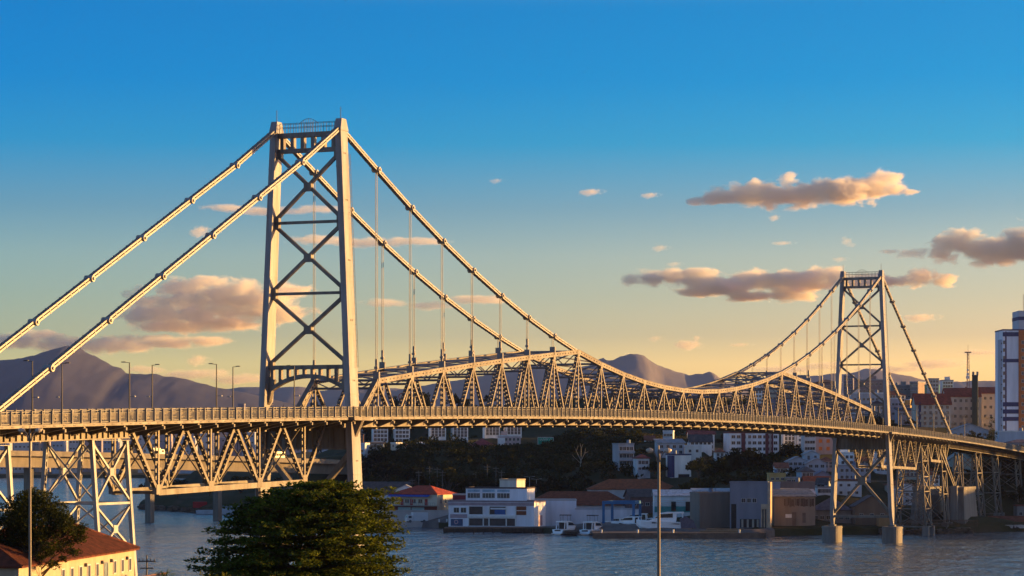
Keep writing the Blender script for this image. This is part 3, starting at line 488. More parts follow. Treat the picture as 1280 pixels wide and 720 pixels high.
# ---------------------------------------------------------------- ground, water, hills
def near_z(X, D):
    if D < 230: z = 24 - 15.5 * (max(0, D) / 230) ** .8
    else: z = 8.5
    return z
def near_shore(X): return 338 + 4 * math.sin(X * .07)
def grid(name, xs, rows, fn, m, kind='structure', smooth=True):
    v = []; f = []; nx = len(xs)
    for r in rows:
        for X in xs: v.append(fn(X, r))
    for j in range(len(rows) - 1):
        for i in range(nx - 1): a = j * nx + i; f.append((a, a + 1, a + nx + 1, a + nx))
    me = bpy.data.meshes.new(name); me.from_pydata(v, [], f); me.materials.append(m); me.update()
    return tag(link(name, me, smooth=smooth), kind=kind)
xs = sorted(set([-9000, -6000, -4000, -2500, -1600, -1100, -800, -600, -480, -400, -340] + list(range(-300, 420, 6)) + [450, 500, 560, 640, 800, 1000, 1400, 2000, 3000, 4500, 6500, 9000]))
rows = [('n', -400), ('n', -100), ('n', 0)] + [('n', d) for d in range(10, 330, 12)] + [('e', -.5), ('e', .5), ('e', 6)] + [('f', -40), ('f', -1.2), ('f', 0)] + [('f', d) for d in list(range(4, 60, 7)) + list(range(60, 560, 14))] + [('f', d) for d in (600, 700, 850, 1100, 1500, 2100, 3000, 4500, 6500, 8500)]
def gfn(X, r):
    k, d = r
    if k == 'n': return (X, d, near_z(X, d) + .3 * mnoise.noise((X * .05, d * .05, 0)))
    if k == 'e': return (X, near_shore(X) + d, (8.2, -1.5, -4)[(-.5, .5, 6).index(d)])
    D = shore(X) + d
    if d == -40: return (X, D, -4)
    if d == -1.2: return (X, D, -2)
    z = ground_z(X, D) + .5 * mnoise.noise((X * .06, D * .06, 3)) * min(1, d / 40)
    return (X, D, z)
GM = bpy.data.materials.new('ground'); GM.use_nodes = True; t = GM.node_tree; b = t.nodes['Principled BSDF']; b.inputs['Roughness'].default_value = .95; b.inputs['Specular IOR Level'].default_value = .1
n = t.nodes.new('ShaderNodeTexNoise'); n.inputs['Scale'].default_value = .06; n.inputs['Detail'].default_value = 8; n.inputs['Roughness'].default_value = .7
g = t.nodes.new('ShaderNodeNewGeometry'); r = t.nodes.new('ShaderNodeValToRGB'); e = r.color_ramp.elements
e[0].position = .32; e[0].color = (.02, .021, .010, 1); e[1].position = .7; e[1].color = (.07, .052, .036, 1); q = e.new(.5); q.color = (.035, .037, .015, 1)
t.links.new(g.outputs['Position'], n.inputs['Vector']); t.links.new(n.outputs['Fac'], r.inputs[0]); t.links.new(r.outputs[0], b.inputs['Base Color'])
go = grid('ground', xs, rows, gfn, GM); go.data.materials.append(mat('paved_quay', (.15, .128, .12), .9, .3, .15))
for p_ in go.data.polygons:
    c_ = p_.center; dq = c_.y - shore(c_.x)
    if -.6 < dq < (34 if c_.x < 62 else 9) and -64 < c_.x < 76: p_.material_index = 1

WM = bpy.data.materials.new('water'); WM.use_nodes = True; t = WM.node_tree; b = t.nodes['Principled BSDF']
b.inputs['Base Color'].default_value = (.09, .115, .142, 1); b.inputs['Roughness'].default_value = .14; b.inputs['IOR'].default_value = 1.33
g = t.nodes.new('ShaderNodeNewGeometry')
def wave(sc, st, scale, det, dist):
    mp = t.nodes.new('ShaderNodeMapping'); mp.inputs['Scale'].default_value = sc; mp.inputs['Rotation'].default_value[2] = R(st)
    n = t.nodes.new('ShaderNodeTexNoise'); n.inputs['Scale'].default_value = scale; n.inputs['Detail'].default_value = det; n.inputs['Roughness'].default_value = .6
    t.links.new(g.outputs['Position'], mp.inputs[0]); t.links.new(mp.outputs[0], n.inputs['Vector']); return n
w1 = wave((1, .3, 1), 8, .5, 3, 1); w2 = wave((1, .35, 1), -12, .12, 3, 1)
ad = t.nodes.new('ShaderNodeMath'); ad.operation = 'MULTIPLY_ADD'; ad.inputs[1].default_value = 2.6
t.links.new(w2.outputs['Fac'], ad.inputs[0]); t.links.new(w1.outputs['Fac'], ad.inputs[2])
bp = t.nodes.new('ShaderNodeBump'); bp.inputs['Strength'].default_value = 1.0; bp.inputs['Distance'].default_value = 2.2
wp = wave((1, .25, 1), 20, .011, 3, 1); wr = t.nodes.new('ShaderNodeMapRange'); wr.inputs['From Min'].default_value = .38; wr.inputs['From Max'].default_value = .62; wr.inputs['To Min'].default_value = .45; wr.inputs['To Max'].default_value = 1.0
t.links.new(wp.outputs['Fac'], wr.inputs['Value']); t.links.new(wr.outputs[0], bp.inputs['Strength'])
t.links.new(ad.outputs[0], bp.inputs['Height']); t.links.new(bp.outputs[0], b.inputs['Normal'])
grid('water', [-5000, -1000, 0, 1000, 5000], [300, 700, 1200, 3200], lambda X, D: (X, D, 0), WM, smooth=False)

HM = mat('far_hill', (.055, .056, .085), .95, .12, .006); HM2 = mat('hazed_far_hill', (.17, .155, .165), .95, .12, .006)  # second tone is paler: distance haze put into the hill colour
def ridge(name, prof, D, thick, seed, hm):
    prof = sorted(prof); X0 = [PX(x, D) for x, y in prof]; Z0 = [max(2, PZ(y, D)) for x, y in prof]
    def h(X):
        if X <= X0[0]: return Z0[0]
        for i in range(len(X0) - 1):
            if X <= X0[i + 1]: return Z0[i] + (Z0[i + 1] - Z0[i]) * (X - X0[i]) / (X0[i + 1] - X0[i])
        return Z0[-1]
    n = 320; xs = [X0[0] + (X0[-1] - X0[0]) * i / n for i in range(n + 1)]
    def fn(X, r):
        k = (1 - abs(r) ** 1.3) * (1 + .06 * min(1, abs(r) * 2) * mnoise.fractal((X * .0028, r * 3.4 + seed, seed), .8, 2.1, 6)); z = h(X) * max(0, k) * (1 + .03 * mnoise.fractal((X * .008, seed, r), .8, 2.1, 4))
        return (X, D + r * thick, z - 3 if abs(r) >= 1 else z)
    grid(name, xs, [i / 30 for i in range(-30, 31)], fn, hm)
ridge('hills', [(-500, 470), (-300, 455), (-150, 468), (-60, 450), (0, 450), (25, 448), (50, 441), (80, 435), (100, 436.5), (120, 446), (140, 455), (152, 459), (158, 466), (175, 467), (200, 470), (225, 474), (250, 479), (280, 486), (300, 489), (340, 498), (400, 512), (460, 540)], 8200, 1100, 1.3, HM)
ridge('hills', [(330, 520), (420, 495), (480, 490), (530, 482), (580, 474), (620, 466), (655, 458), (672, 455), (690, 463), (715, 461), (738, 457), (745, 451), (753, 447.5), (760, 451), (766, 450), (775, 444.5), (790, 443.5), (805, 445), (812, 451), (822, 457.5), (835, 460), (850, 464.5), (862, 470), (870, 467.5), (878, 469), (888, 464), (896, 470), (905, 477), (930, 484), (980, 486), (1060, 492), (1200, 500), (1400, 505), (1700, 500)], 8700, 1100, 4.1, HM2)
ridge('hills', [(150, 512), (240, 492), (300, 484), (345, 482), (400, 487), (470, 482), (520, 487), (580, 484), (640, 476), (760, 470), (880, 474), (930, 478), (1000, 470), (1090, 462), (1130, 470), (1200, 478), (1400, 470), (1700, 480)], 9900, 900, 7.7, HM2)

if HAZE_DENSITY:
    hz = MB().box(-9500, 9500, -500, 11000, -8, 440).build('haze', [])
    hm = bpy.data.materials.new('haze'); hm.use_nodes = True; t = hm.node_tree; t.nodes.clear()
    o = t.nodes.new('ShaderNodeOutputMaterial'); pv = t.nodes.new('ShaderNodeVolumePrincipled'); pv.inputs['Density'].default_value = HAZE_DENSITY
    pv.inputs['Color'].default_value = (.60, .61, .84, 1); pv.inputs['Anisotropy'].default_value = .85
    t.links.new(pv.outputs[0], o.inputs['Volume']); hz.data.materials.append(hm); tag(hz, kind='stuff')

# ---------------------------------------------------------------- the bridge (local axes: x along it, -y towards the near side, z up)
SPAN = 339.5; NP = 27; PAN = SPAN / NP
BR = thing('suspension_bridge', 'long silver steel suspension bridge crossing the bay, its truss and towers lit gold', 'bridge', (-30.6, 374.5, 0), math.atan2(.9266, .3755))
def V(s, n, z): return Vector((s, -n, z))
def zr(s): return 33.6 - 1.5 * ((s - SPAN / 2) / (SPAN / 2)) ** 2     # top of the railing
S0, S1 = -190, 640
def along(mb, n0, n1, dz0, dz1, s0, s1, step=6.287, m=0):
    k = max(1, round((s1 - s0) / step)); prev = None
    for i in range(k + 1):
        s = s0 + (s1 - s0) * i / k; c = [V(s, n0, zr(s) + dz0), V(s, n1, zr(s) + dz0), V(s, n1, zr(s) + dz1), V(s, n0, zr(s) + dz1)]
        b = len(mb.v); mb.v += [tuple(p) for p in c]
        if prev is not None:
            for a in range(4): q = (a + 1) % 4; mb.f.append([prev + a, prev + q, b + q, b + a]); mb.mi.append(m)
        if i in (0, k): mb.f.append([b, b + 1, b + 2, b + 3]); mb.mi.append(m)
        prev = b
NR = 8.2
d = MB(); along(d, -NR + .1, NR - .1, -1.8, -1.55, S0, S1)
for n in (-4.4, -2.2, 0, 2.2, 4.4): along(d, n - .12, n + .12, -2.45, -1.804, S0, S1)
dk = d.build('deck', mat('deck_underside', (.16, .15, .14), .8, .3, .3), BR)
rd = MB(); along(rd, -4.1, 4.1, -1.546, -1.542, S0, S1); rd.build('road_surface', ASPH, dk)
for sg in (-1, 1):
    e = MB(); lo, hi = sorted((sg * NR, sg * (NR + .16))); along(e, lo, hi, -1.95, -1.58, S0, S1)
    s = S0 + 1
    while s < S1:                          # scupper slots with a small lip
        e.box(s, s + .5, *sorted((-sg * (NR + .163), -sg * (NR + .2))), zr(s) - 1.82, zr(s) - 1.72, 1); s += 2.2
    e.build('edge_beam', [STEEL, STEELD], BR)
    r = MB(); c0 = sg * (NR + .02)
    for (a, b_) in ((-.09, 0), (-.36, -.30), (-1.5, -1.4)): lo, hi = sorted((c0 - .06, c0 + .06)); along(r, lo, hi, a, b_, S0, S1)
    s = S0 + .5; i = 0
    while s < S1:
        z = zr(s)
        if i % 8 == 0: r.box(s - .08, s + .08, -c0 - .24, -c0 + .24, z - 1.56, z + .05)
        else: r.box(s - .03, s + .03, -c0 - .03, -c0 + .03, z - 1.42, z - .33)
        s += .27; i += 1
    r.build('railing', RAILM, BR)
    g = MB(); c1 = sg * 4.3
    for (a, b_) in ((-.9, -.55), (-1.25, -1.1)): lo, hi = sorted((c1 - .07, c1 + .07)); along(g, lo, hi, a, b_, S0, S1)
    s = S0 + 1
    while s < S1: g.box(s - .08, s + .08, -c1 - .08, -c1 + .08, zr(s) - 1.56, zr(s) - .5); s += 2.5
    g.build('guard_rail', mat('guard_rail_paint', (.3, .25, .18), .6), BR)
# floor beams with tapered brackets under the walkways
def floor_beam(half):
    b = MB(); b.box(-.14, .14, -half, half, -1.5, 0); b.box(-.3, .3, -half, half, -1.62, -1.504)
    for sg in (-1, 1):
        pr = [(sg * half, .0), (sg * (NR - .05), 0), (sg * (NR - .05), -.28), (sg * (half + .6), -1.05), (sg * half, -1.3)]
        b.extr(pr, 'x', -.12, .12); b.extr([(sg * half, -1.3), (sg * (half + .6), -1.05), (sg * (NR - .05), -.28), (sg * (NR - .05), -.36), (sg * (half + .6), -1.16), (sg * half, -1.42)], 'x', -.26, .26)
        b.box(-.16, .16, *sorted((sg * (NR + .2), sg * (NR - .1))), -.75, -.37)
    return b.mesh('floor_beam', STEEL)
fbm, fba = floor_beam(5.4), floor_beam(3.3)
for i in range(1, 2 * NP): s = i * PAN / 2; link('floor_beam', fbm, BR, (s, 0, zr(s) - 1.83))
ap = [-4.67 * (i + .3) for i in range(0, 27)] + [SPAN + 4.67 * (i + .3) for i in range(0, 19)]
for s in ap: link('floor_beam', fba, BR, (s, 0, zr(s) - 1.83))

def laced(mb, p, q, w, t=.09, gap=.5, pitch=1.0):
    """built-up member: two plates facing the sides, batten plates across the gap"""
    p, q = Vector(p), Vector(q); d = (q - p); Ln = d.length; d.normalize(); off = Vector((0, gap / 2, 0))
    for sg in (-1, 1): mb.beam(p + off * sg, q + off * sg, t, w)
    u = d.cross(Vector((0, 1, 0))).normalized(); k = max(2, int(Ln / pitch))
    for i in range(k):
        c = p + d * (Ln * (i + .5) / k)
        for sg in (-1, 1): a = c + u * sg * (w / 2 - .03); mb.beam(a - d * .2, a + d * .2, gap - t - .01, .04)
def chord(mb, p, q, h, wid, pitch=1.4):
    """box chord whose side plates are pierced by a row of slots"""
    p, q = Vector(p), Vector(q); d = (q - p); Ln = d.length; d.normalize(); u = Vector((0, 1, 0)).cross(d).normalized()
    if u.z < 0: u = -u
    for sg in (-1, 1):
        o = Vector((0, sg * wid / 2, 0))
        mb.beam(p + o + u * h * .31, q + o + u * h * .31, .08, h * .38); mb.beam(p + o - u * h * .31, q + o - u * h * .31, .08, h * .38)
        k = max(1, int(Ln / pitch))
        for i in range(k): a = p + d * (Ln * i / k); mb.beam(a + o + d * .25, a + o + d * (Ln / k - .25), .08, h * .235)
    mb.beam(p + u * (h / 2 + .03), q + u * (h / 2 + .03), wid + .2, .06); mb.beam(p - u * (h / 2 + .03), q - u * (h / 2 + .03), wid + .2, .06)
def topz(i):                                # height of the top chord at node i
    i = min(i, NP - i); u = (i * PAN - SPAN / 2) / (SPAN / 2)
    zc = EYE + 12.4 + 35.4 * u * u
    if i >= 8: return zc
    z8 = EYE + 12.4 + 35.4 * ((8 * PAN - SPAN / 2) / (SPAN / 2)) ** 2
    return EYE + 10.6 + (z8 - EYE - 10.6) * (i - 1) / 7 + .35 * math.sin(math.pi * (i - 1) / 7)
def cabz(s): u = (s - SPAN / 2) / (SPAN / 2); return EYE + 12.4 + 35.9 * u * u
BC = -2.65
TN = 5.4
for sg in (1, -1):
    n = sg * TN; m = MB()
    for i in range(1, NP - 1): chord(m, V(i * PAN, n, topz(i)), V((i + 1) * PAN, n, topz(i + 1)), .70 if i < 8 or i >= 19 else .78, .6)
    for i in range(2 * NP): a, b_ = i * PAN / 2, (i + 1) * PAN / 2; m.beam(V(a, n, zr(a) + BC), V(b_, n, zr(b_) + BC), .55, .9)
    for i, j in ((1, .35), (NP - 1, NP - .35)): chord(m, V(i * PAN, n, topz(i)), V(j * PAN, n, zr(j * PAN) + BC), .75, .6)
    tr = m.build('stiffening_truss', STEEL, BR)
    for i in range(1, NP): MB().beam(V(i * PAN - .55, n, topz(i) - .25), V(i * PAN + .55, n, topz(i) - .25), .76, 1.1).build('gusset_plate', STEEL, tr)
    for i in range(1, NP):
        s = i * PAN; top = V(s, n, topz(i) - .3); b_ = MB(); laced(b_, V(s, n, zr(s) + BC), top, .34, .08, .5, .8); b_.build('vertical', STEEL, tr)
        for k in (-.5, .5):
            q = s + k * PAN; b_ = MB(); laced(b_, V(q, n, zr(q) + BC), top, .36, .08, .5, .8); b_.build('diagonal', STEEL, tr)
# lateral bracing between the two top chords
for i in range(1, NP):
    b_ = MB(); s = i * PAN; z = topz(i); dp = min(2.4, (z - zr(s)) * .28)
    b_.beam(V(s, -TN, z + .1), V(s, TN, z + .1), .3, .25); b_.beam(V(s, -TN, z - dp), V(s, TN, z - dp), .3, .22)
    for k in range(4): a0 = -TN + k * TN / 2; b_.beam(V(s, a0, z - (dp if k % 2 else 0)), V(s, a0 + TN / 2, z - (0 if k % 2 else dp)), .16, .16)
    if i < NP - 1:
        z2 = topz(i + 1)
        for sg in (-1, 1): b_.beam(V(s, -sg * TN, z + .2), V(s + PAN, sg * TN, z2 + .2), .22, .22)
    b_.build('lateral_brace', mat('bracing_paint', (.16, .16, .18), .6), BR)

# towers
def nl(z): return 5.36 + (75 - z) * .0437
def tower(s):
    root = MB()
    def lon(z): return 1.1 + (75 - z) * .0075
    zb, zt = 73.2, 70.6
    # vierendeel at the top
    for z0, z1 in ((72.7, 73.4), (70.4, 71.0)): root.box(s - .5, s + .5, -nl(z0) + .3, nl(z0) - .3, z0, z1)
    for k in range(6): y = -4.3 + k * 8.6 / 5; root.box(s - .42, s + .42, y - .28, y + .28, 71.004, 72.696)
    tw = root.build('tower', STEEL, BR)
    po = MB(); t = 38.4
    po.box(s - .5, s + .5, -nl(t) + .3, nl(t) - .3, t - .6, t)
    hb = nl(37) - .4
    def arch(y): return 37.05 - 2.3 * abs(y / hb) ** 2.2 if abs(y) < hb else 34.5
    N = 20
    for i in range(N):
        y0, y1 = -hb + 2 * hb * i / N, -hb + 2 * hb * (i + 1) / N
        po.quad8([(s + a, y, arch(y) - (0 if z else .62)) for z in (0, 1) for (a, y) in ((-.45, y0), (.45, y0), (.45, y1), (-.45, y1))])
    for k in range(10):
        y = -hb + .6 + (2 * hb - 1.2) * k / 9; po.box(s - .38, s + .38, y - .2, y + .2, arch(y) - .1, 37.796)
    for sg in (-1, 1): po.extr([(sg * (hb + .25), 37), (sg * (hb - 1.0), 36.2), (sg * (hb - .2), 33.0), (sg * (hb + .5), 31.8)], 'x', s - .43, s + .43)
    po.build('portal', STEEL, tw)
    for z in (59.9, 49.2):
        b_ = MB(); b_.beam((s, -nl(z), z), (s, nl(z), z), .5, .42, (1, 0, 0)); b_.build('strut', STEEL, tw)
    for z0, z1 in ((60.2, 70.2), (49.5, 59.6), (38.5, 48.9)):
        b_ = MB(); zc = z0 + (z1 - z0) * nl(z0) / (nl(z0) + nl(z1)); zc = (z0 + z1) / 2
        for sg in (-1, 1):
            a, c = Vector((s, -sg * (nl(z0) - .3), z0)), Vector((s, sg * (nl(z1) - .3), z1))
            for o in (-.2, .2): b_.beam(a + Vector((o, 0, 0)), c + Vector((o, 0, 0)), .12, .5, (1, 0, 0))
            k = 10
            for i in range(1, k): p_ = a.lerp(c, i / k); b_.box(s - .2, s + .2, p_.y - .14, p_.y + .14, p_.z - .14, p_.z + .14)
        b_.box(s - .42, s + .42, -.62, .62, zc - .62, zc + .62)
        for sg in (-1, 1):
            for z in (z0, z1): b_.box(s - .4, s + .4, *sorted((sg * (nl(z) - 1.15), sg * (nl(z) - .3))), z - .6, z + .5)
        b_.build('cross_brace', STEEL, tw)
    # deep plate beam and the big brace below the deck
    b_ = MB(); b_.box(s - .6, s + .6, -nl(27) + .4, nl(27) - .4, 25.9, 28.9)
    for k in range(15): y = -6.2 + k * 12.4 / 14; b_.box(s - .75, s + .75, y - .06, y + .06, 26.1, 28.7)
    b_.box(s - .85, s + .85, -nl(26) + .4, nl(26) - .4, 25.7, 25.9); b_.build('plate_beam', STEEL, tw)
    b_ = MB(); z0, z1 = 8.2, 25.4
    for sg in (-1, 1): laced2 = b_.beam((s, -sg * (nl(z0) - .4), z0), (s, sg * (nl(z1) - .4), z1), 1.0, .7, (1, 0, 0))
    b_.box(s - .6, s + .6, -1.1, 1.1, 15.9, 18.1); b_.beam((s, -nl(7.2), 7.2), (s, nl(7.2), 7.2), .8, .7, (1, 0, 0)); b_.beam((s, -nl(17), 17), (s, nl(17), 17), .3, .25, (1, 0, 0)); b_.build('cross_brace', STEEL, tw)
    for sg in (1, -1):
        lg = MB(); zs = [4.9, 5.4, 6.2, 7.4, 9.5, 25, 40, 55, 73.4]; hl = [.35, .38, .75, 1.3] + [lon(z) for z in zs[4:]]
        for i in range(len(zs) - 1):
            z0, z1 = zs[i], zs[i + 1]
            lg.quad8([(s + a * h, sg * nl(z) + o * .48, z) for (z, h) in ((z0, hl[i]), (z1, hl[i + 1])) for (a, o) in ((-1, -1), (1, -1), (1, 1), (-1, 1))])
        for z in (14, 22, 34, 43, 52, 61, 68):      # seams and access holes
            h = lon(z); lg.box(s - h - .03, s + h + .03, sg * nl(z) - .51, sg * nl(z) + .51, z - .12, z + .12)
            for k in (-.25, .25): lg.box(s + k - .12, s + k + .12, *sorted((sg * nl(z + 2) + .3 * sg, sg * nl(z + 2) + sg * .52)), z + 1.9, z + 2.15, 1)
        lg.quad8([(s + a * h, sg * nl(74) + o * w_, z) for (z, h, w_) in ((73.404, 1.35, .62), (75.2, .75, .5)) for (a, o) in ((-1, -1), (1, -1), (1, 1), (-1, 1))])
        lo = lg.build('leg', [TOWERM, STEELD], tw)
        rod = MB().cyl((s, sg * nl(75), 75.2), (s, sg * nl(75), 77), .05); rod.build('lightning_rod', STEELD, lo)
        # ladder on the outer face
        ld = MB(); yo = sg * (nl(62) + .9)
        for o in (-.25, .25): ld.beam((s + .9 + o, sg * (nl(38) + .8), 38), (s + .9 + o, sg * (nl(70) + .8), 70), .05, .05)
        for k in range(40): z = 38 + k * .8; ld.box(s + .65, s + 1.15, *sorted((sg * (nl(z) + .78), sg * (nl(z) + .82))), z, z + .05)
        ld.build('ladder', STEELD, lo)
    # walkway with rails over the top beam
    rl = MB()
    for sx in (-.5, .5):
        for z in (74.2, 74.8): rl.box(s + sx - .03, s + sx + .03, -4.6, 4.6, z, z + .06)
        for k in range(11): y = -4.6 + k * .92; rl.box(s + sx - .03, s + sx + .03, y - .03, y + .03, 73.404, 74.8)
    for k in range(9):
        a, b2 = -1.6 + k * .4, -1.2 + k * .4; fz = lambda y: 74.3 + 1.2 * (1 - (y / 2) ** 2)
        if k < 8: rl.beam((s, a, fz(a)), (s, b2, fz(b2)), .06, .06)
        rl.box(s - .03, s + .03, a - .02, a + .02, 73.404, fz(a))
    rl.build('catwalk_rail', STEELD, tw)
    for sg in (-1, 1):
        pf = MB(); z = zr(s) - 1.55; pf.box(s - 3.2, s + 3.2, *sorted((sg * (NR + .17), sg * (NR + 1.0))), z - .5, z); pf.extr([(sg * (nl(28) + .5), 28.7), (sg * (nl(28) + .5), 27.6), (sg * (NR + .9), z - .5), (sg * (NR - .6), z - .5)], 'x', s - .4, s + .4)
        pf.build('walkway_platform', STEEL, tw)
    for sg in (1, -1):
        pr = MB(); prof = []
        for k in range(20): a = 2 * math.pi * k / 20; prof.append((s + 3.4 * (abs(math.cos(a)) ** .6) * (1 if math.cos(a) > 0 else -1), sg * nl(3) + 2.5 * (abs(math.sin(a)) ** .6) * (1 if math.sin(a) > 0 else -1)))
        pr.extr(prof, 'z', -4, 4.5); pr.extr([(s + (x - s) * 1.05, sg * nl(3) + (y - sg * nl(3)) * 1.05) for x, y in prof], 'z', 3.9, 4.3)
        pr.box(s - 1.0, s + 1.0, sg * nl(4) - .9, sg * nl(4) + .9, 4.5, 4.95)
        pr.build('pier', CONC, BR)
for s in (0, SPAN): tower(s)

# eyebar chains, pins, hangers
CHM = mat('eyebar_paint', (.30, .28, .26), .4, .15, .5, .2, .5)
def link_bars(mb, p, q):
    p, q = Vector(p), Vector(q); d = (q - p).normalized(); u = Vector((0, 1, 0)).cross(d).normalized(); u = u if u.z > 0 else -u
    for o in (-.3, -.1, .1, .3):
        for v_ in (-.2, .2): mb.beam(p + Vector((0, o, 0)) + u * v_, q + Vector((0, o, 0)) + u * v_, .07, .24)
    k = max(2, int((q - p).length / 1.7))
    for i in range(1, k): c = p.lerp(q, i / k); mb.beam(c - u * .38, c + u * .38, .72, .12)
for sg in (1, -1):
    n = sg * 5.36; pins = []
    for base, dr in ((0, -1), (SPAN, 1)):
        pts = [V(base + dr * 93.0 * k / 7, n, 73.6 + (zr(base + dr * 93) - .9 - 73.6) * k / 7) for k in range(8)]; pts[0] = V(base + dr * .8, n, 73.7); bk = MB()
        for a, b_ in zip(pts, pts[1:]): link_bars(bk, a, b_)
        bk.build('backstay_chain', CHM, BR)
        pins += pts[1:-1]
    for half in (0, 1):
        pts = [V(abs(half * SPAN - k * PAN), n, cabz(k * PAN)) for k in range(9)]; pts[0] = V(abs(half * SPAN - .8), n, 73.4); pts[8].z = topz(8); ch = MB()
        for a, b_ in zip(pts, pts[1:]): link_bars(ch, a, b_)
        cho = ch.build('eyebar_chain', CHM, BR)
        pins += pts[1:8]
        for k in range(1, 8):
            s = abs(half * SPAN - k * PAN); hg = MB(); z1 = cabz(k * PAN) - .4; z0 = topz(k) + .35
            for o in (-.13, .13): hg.cyl(V(s, n + o, z0 + 1.0), V(s, n + o, z1), .055, n=6)
            if z1 - z0 > 4: hg.cyl(V(s, n, z0), V(s, n, z0 + 1.5), .17, n=8); hg.box(s - .28, s + .28, -n - .28, -n + .28, z0 + 1.5, z0 + 1.85); hg.cyl(V(s, n, z0 + 1.85), V(s, n, z0 + 3.0), .24, n=8)
            hg.box(s - .22, s + .22, -n - .5, -n + .5, z0 - .4, z0 + 1.06); hg.build('hanger', mat('hanger_paint', (.2, .19, .19), .5, .2), BR)
    for p in pins:
        pm = MB(); pm.cyl(p + Vector((0, -.62, 0)), p + Vector((0, .62, 0)), .44, n=14); pm.cyl(p + Vector((0, -.8, 0)), p + Vector((0, .8, 0)), .2, n=8); pm.build('chain_pin', CHM, cho)

# approach spans
AN = 3.3
def approach_truss(sa, dr, spans, tdz, bdz):
    """Warren truss with verticals; sa start, dr direction, spans = panel length and count"""
    pl, np_ = spans
    for sg in (1, -1):
        n = sg * AN; m = MB(); tops = [sa + dr * pl * i for i in range(np_ + 1)]; bots = [sa + dr * pl * (i + .5) for i in range(np_)]
        tcm = MB()
        for a, b_ in zip(tops, tops[1:]): chord(tcm, V(a, n, zr(a) + tdz), V(b_, n, zr(b_) + tdz), .42, .5)
        for a, b_ in zip(bots, bots[1:]): m.beam(V(a, n, zr(a) + bdz), V(b_, n, zr(b_) + bdz), .6, .75)
        for b_ in bots: m.beam(V(b_ - .7, n, zr(b_) + bdz + .4), V(b_ + .7, n, zr(b_) + bdz + .4), .66, 1.3)
        tr = m.build('approach_truss', STEEL, BR); tcm.build('top_chord', STEEL, tr)
        for i, b_ in enumerate(bots):
            for t_ in (tops[i], tops[i + 1]): x = MB(); laced(x, V(b_, n, zr(b_) + bdz), V(t_, n, zr(t_) + tdz), .45, .09, .46, .9); x.build('diagonal', STEEL, tr)
            x = MB(); laced(x, V(b_, n, zr(b_) + bdz), V(b_, n, zr(b_) + tdz), .36, .09, .46, .9); x.build('vertical', STEEL, tr)
    for i, b_ in enumerate(bots):
        x = MB(); z0, z1 = zr(b_) + bdz, zr(b_) + tdz
        for sg in (-1, 1): x.beam(V(b_, -sg * AN, z0), V(b_, sg * AN, z1), .16, .16)
        x.beam(V(b_, -AN, z0), V(b_, AN, z0), .3, .3)
        if i < len(bots) - 1:
            c = bots[i + 1]; z2 = zr(c) + bdz
            for sg in (-1, 1): x.beam(V(b_, -sg * AN, z0), V(c, sg * AN, z2), .18, .18)
        t_ = tops[i]; x.beam(V(t_, -AN, zr(t_) + tdz - .3), V(t_, AN, zr(t_) + tdz - .3), .3, .3); x.build('sway_brace', STEEL, BR)
approach_truss(-57.6, 1, (14.1, 4), -2.35, -11.0)
approach_truss(SPAN + 57.6, -1, (14.1, 4), -2.35, -11.0)
approach_truss(SPAN + 66, 1, (10.3, 3), -2.35, -8.2)
def plate_girder(a, b_):
    for sg in (1, -1):
        g = MB(); n = sg * AN; along(g, n - .05, n + .05, -3.6, -2.0, a, b_); along(g, n - .28, n + .28, -3.74, -3.6, a, b_); s = a
        while s < b_: g.box(s - .05, s + .05, *sorted((-sg * (AN + .05), -sg * (AN + .26))), zr(s) - 3.6, zr(s) - 2.0); s += 1.3
        g.build('plate_girder', STEEL, BR)
plate_girder(-189, -57.9); plate_girder(SPAN + 97, 639)
def trestle(sa, sb, zbot, levels, ztop=None, splay=.075, mt=STEEL):
    zt = (ztop or min(zr(sa), zr(sb)) - 3.82)
    t_ = MB(); t_.box(sa - .4, sb + .4, -AN - .4, AN + .4, zt, zt + .06)
    tr = t_.build('trestle', mt, BR); nn = lambda z: AN + (zt - z) * splay
    zs = [zt] + levels + [zbot]
    for sg in (1, -1):
        for s in (sa, sb):
            lg = MB()
            for o in (-.2, .2): lg.beam(V(s + o, sg * nn(zt), zt), V(s + o, sg * nn(zbot), zbot), .5, .12)
            lg.beam(V(s, sg * (nn(zt) + .2), zt), V(s, sg * (nn(zbot) + .2), zbot), .08, .4)
            z = zbot + .5
            while z < zt - .4: lg.box(s - .2, s + .2, -sg * nn(z) - .22, -sg * nn(z) + .22, z, z + .25); z += .9
            lo = lg.build('leg', mt, tr); MB().box(s - .9, s + .9, *sorted((-sg * (nn(zbot) - .9), -sg * (nn(zbot) + .9))), zbot - 6, zbot + .25).build('footing', CONC, lo)
    for z0, z1 in zip(zs, zs[1:]):
        if z0 - z1 < 2: continue
        br = MB(); w = .26
        for sg in (1, -1):
            br.beam(V(sa, sg * nn(z0), z0 - .3), V(sb, sg * nn(z1), z1 + .2), w, w); br.beam(V(sb, sg * nn(z0), z0 - .3), V(sa, sg * nn(z1), z1 + .2), w, w); br.beam(V(sa, sg * nn(z1), z1), V(sb, sg * nn(z1), z1), .35, .3)
            zc = (z0 + z1) / 2; sc_ = (sa + sb) / 2; br.beam(V(sc_ - .5, sg * nn(zc), zc), V(sc_ + .5, sg * nn(zc), zc), w + .12, 1.0)
        for s in (sa, sb):
            for sg in (1, -1): br.beam(V(s, -sg * nn(z0), z0 - .3), V(s, sg * nn(z1), z1 + .2), .2, .2, (1, 0, 0))
            br.beam(V(s, -nn(z1), z1), V(s, nn(z1), z1), .25, .25, (1, 0, 0))
        br.build('trestle_brace', mt, tr)
trestle(-66.7, -58.4, 7.5, [18.9, 12.4], mt=TRESM)
trestle(-94.0, -85.4, 7.5, [18.6, 12.4], mt=TRESM)
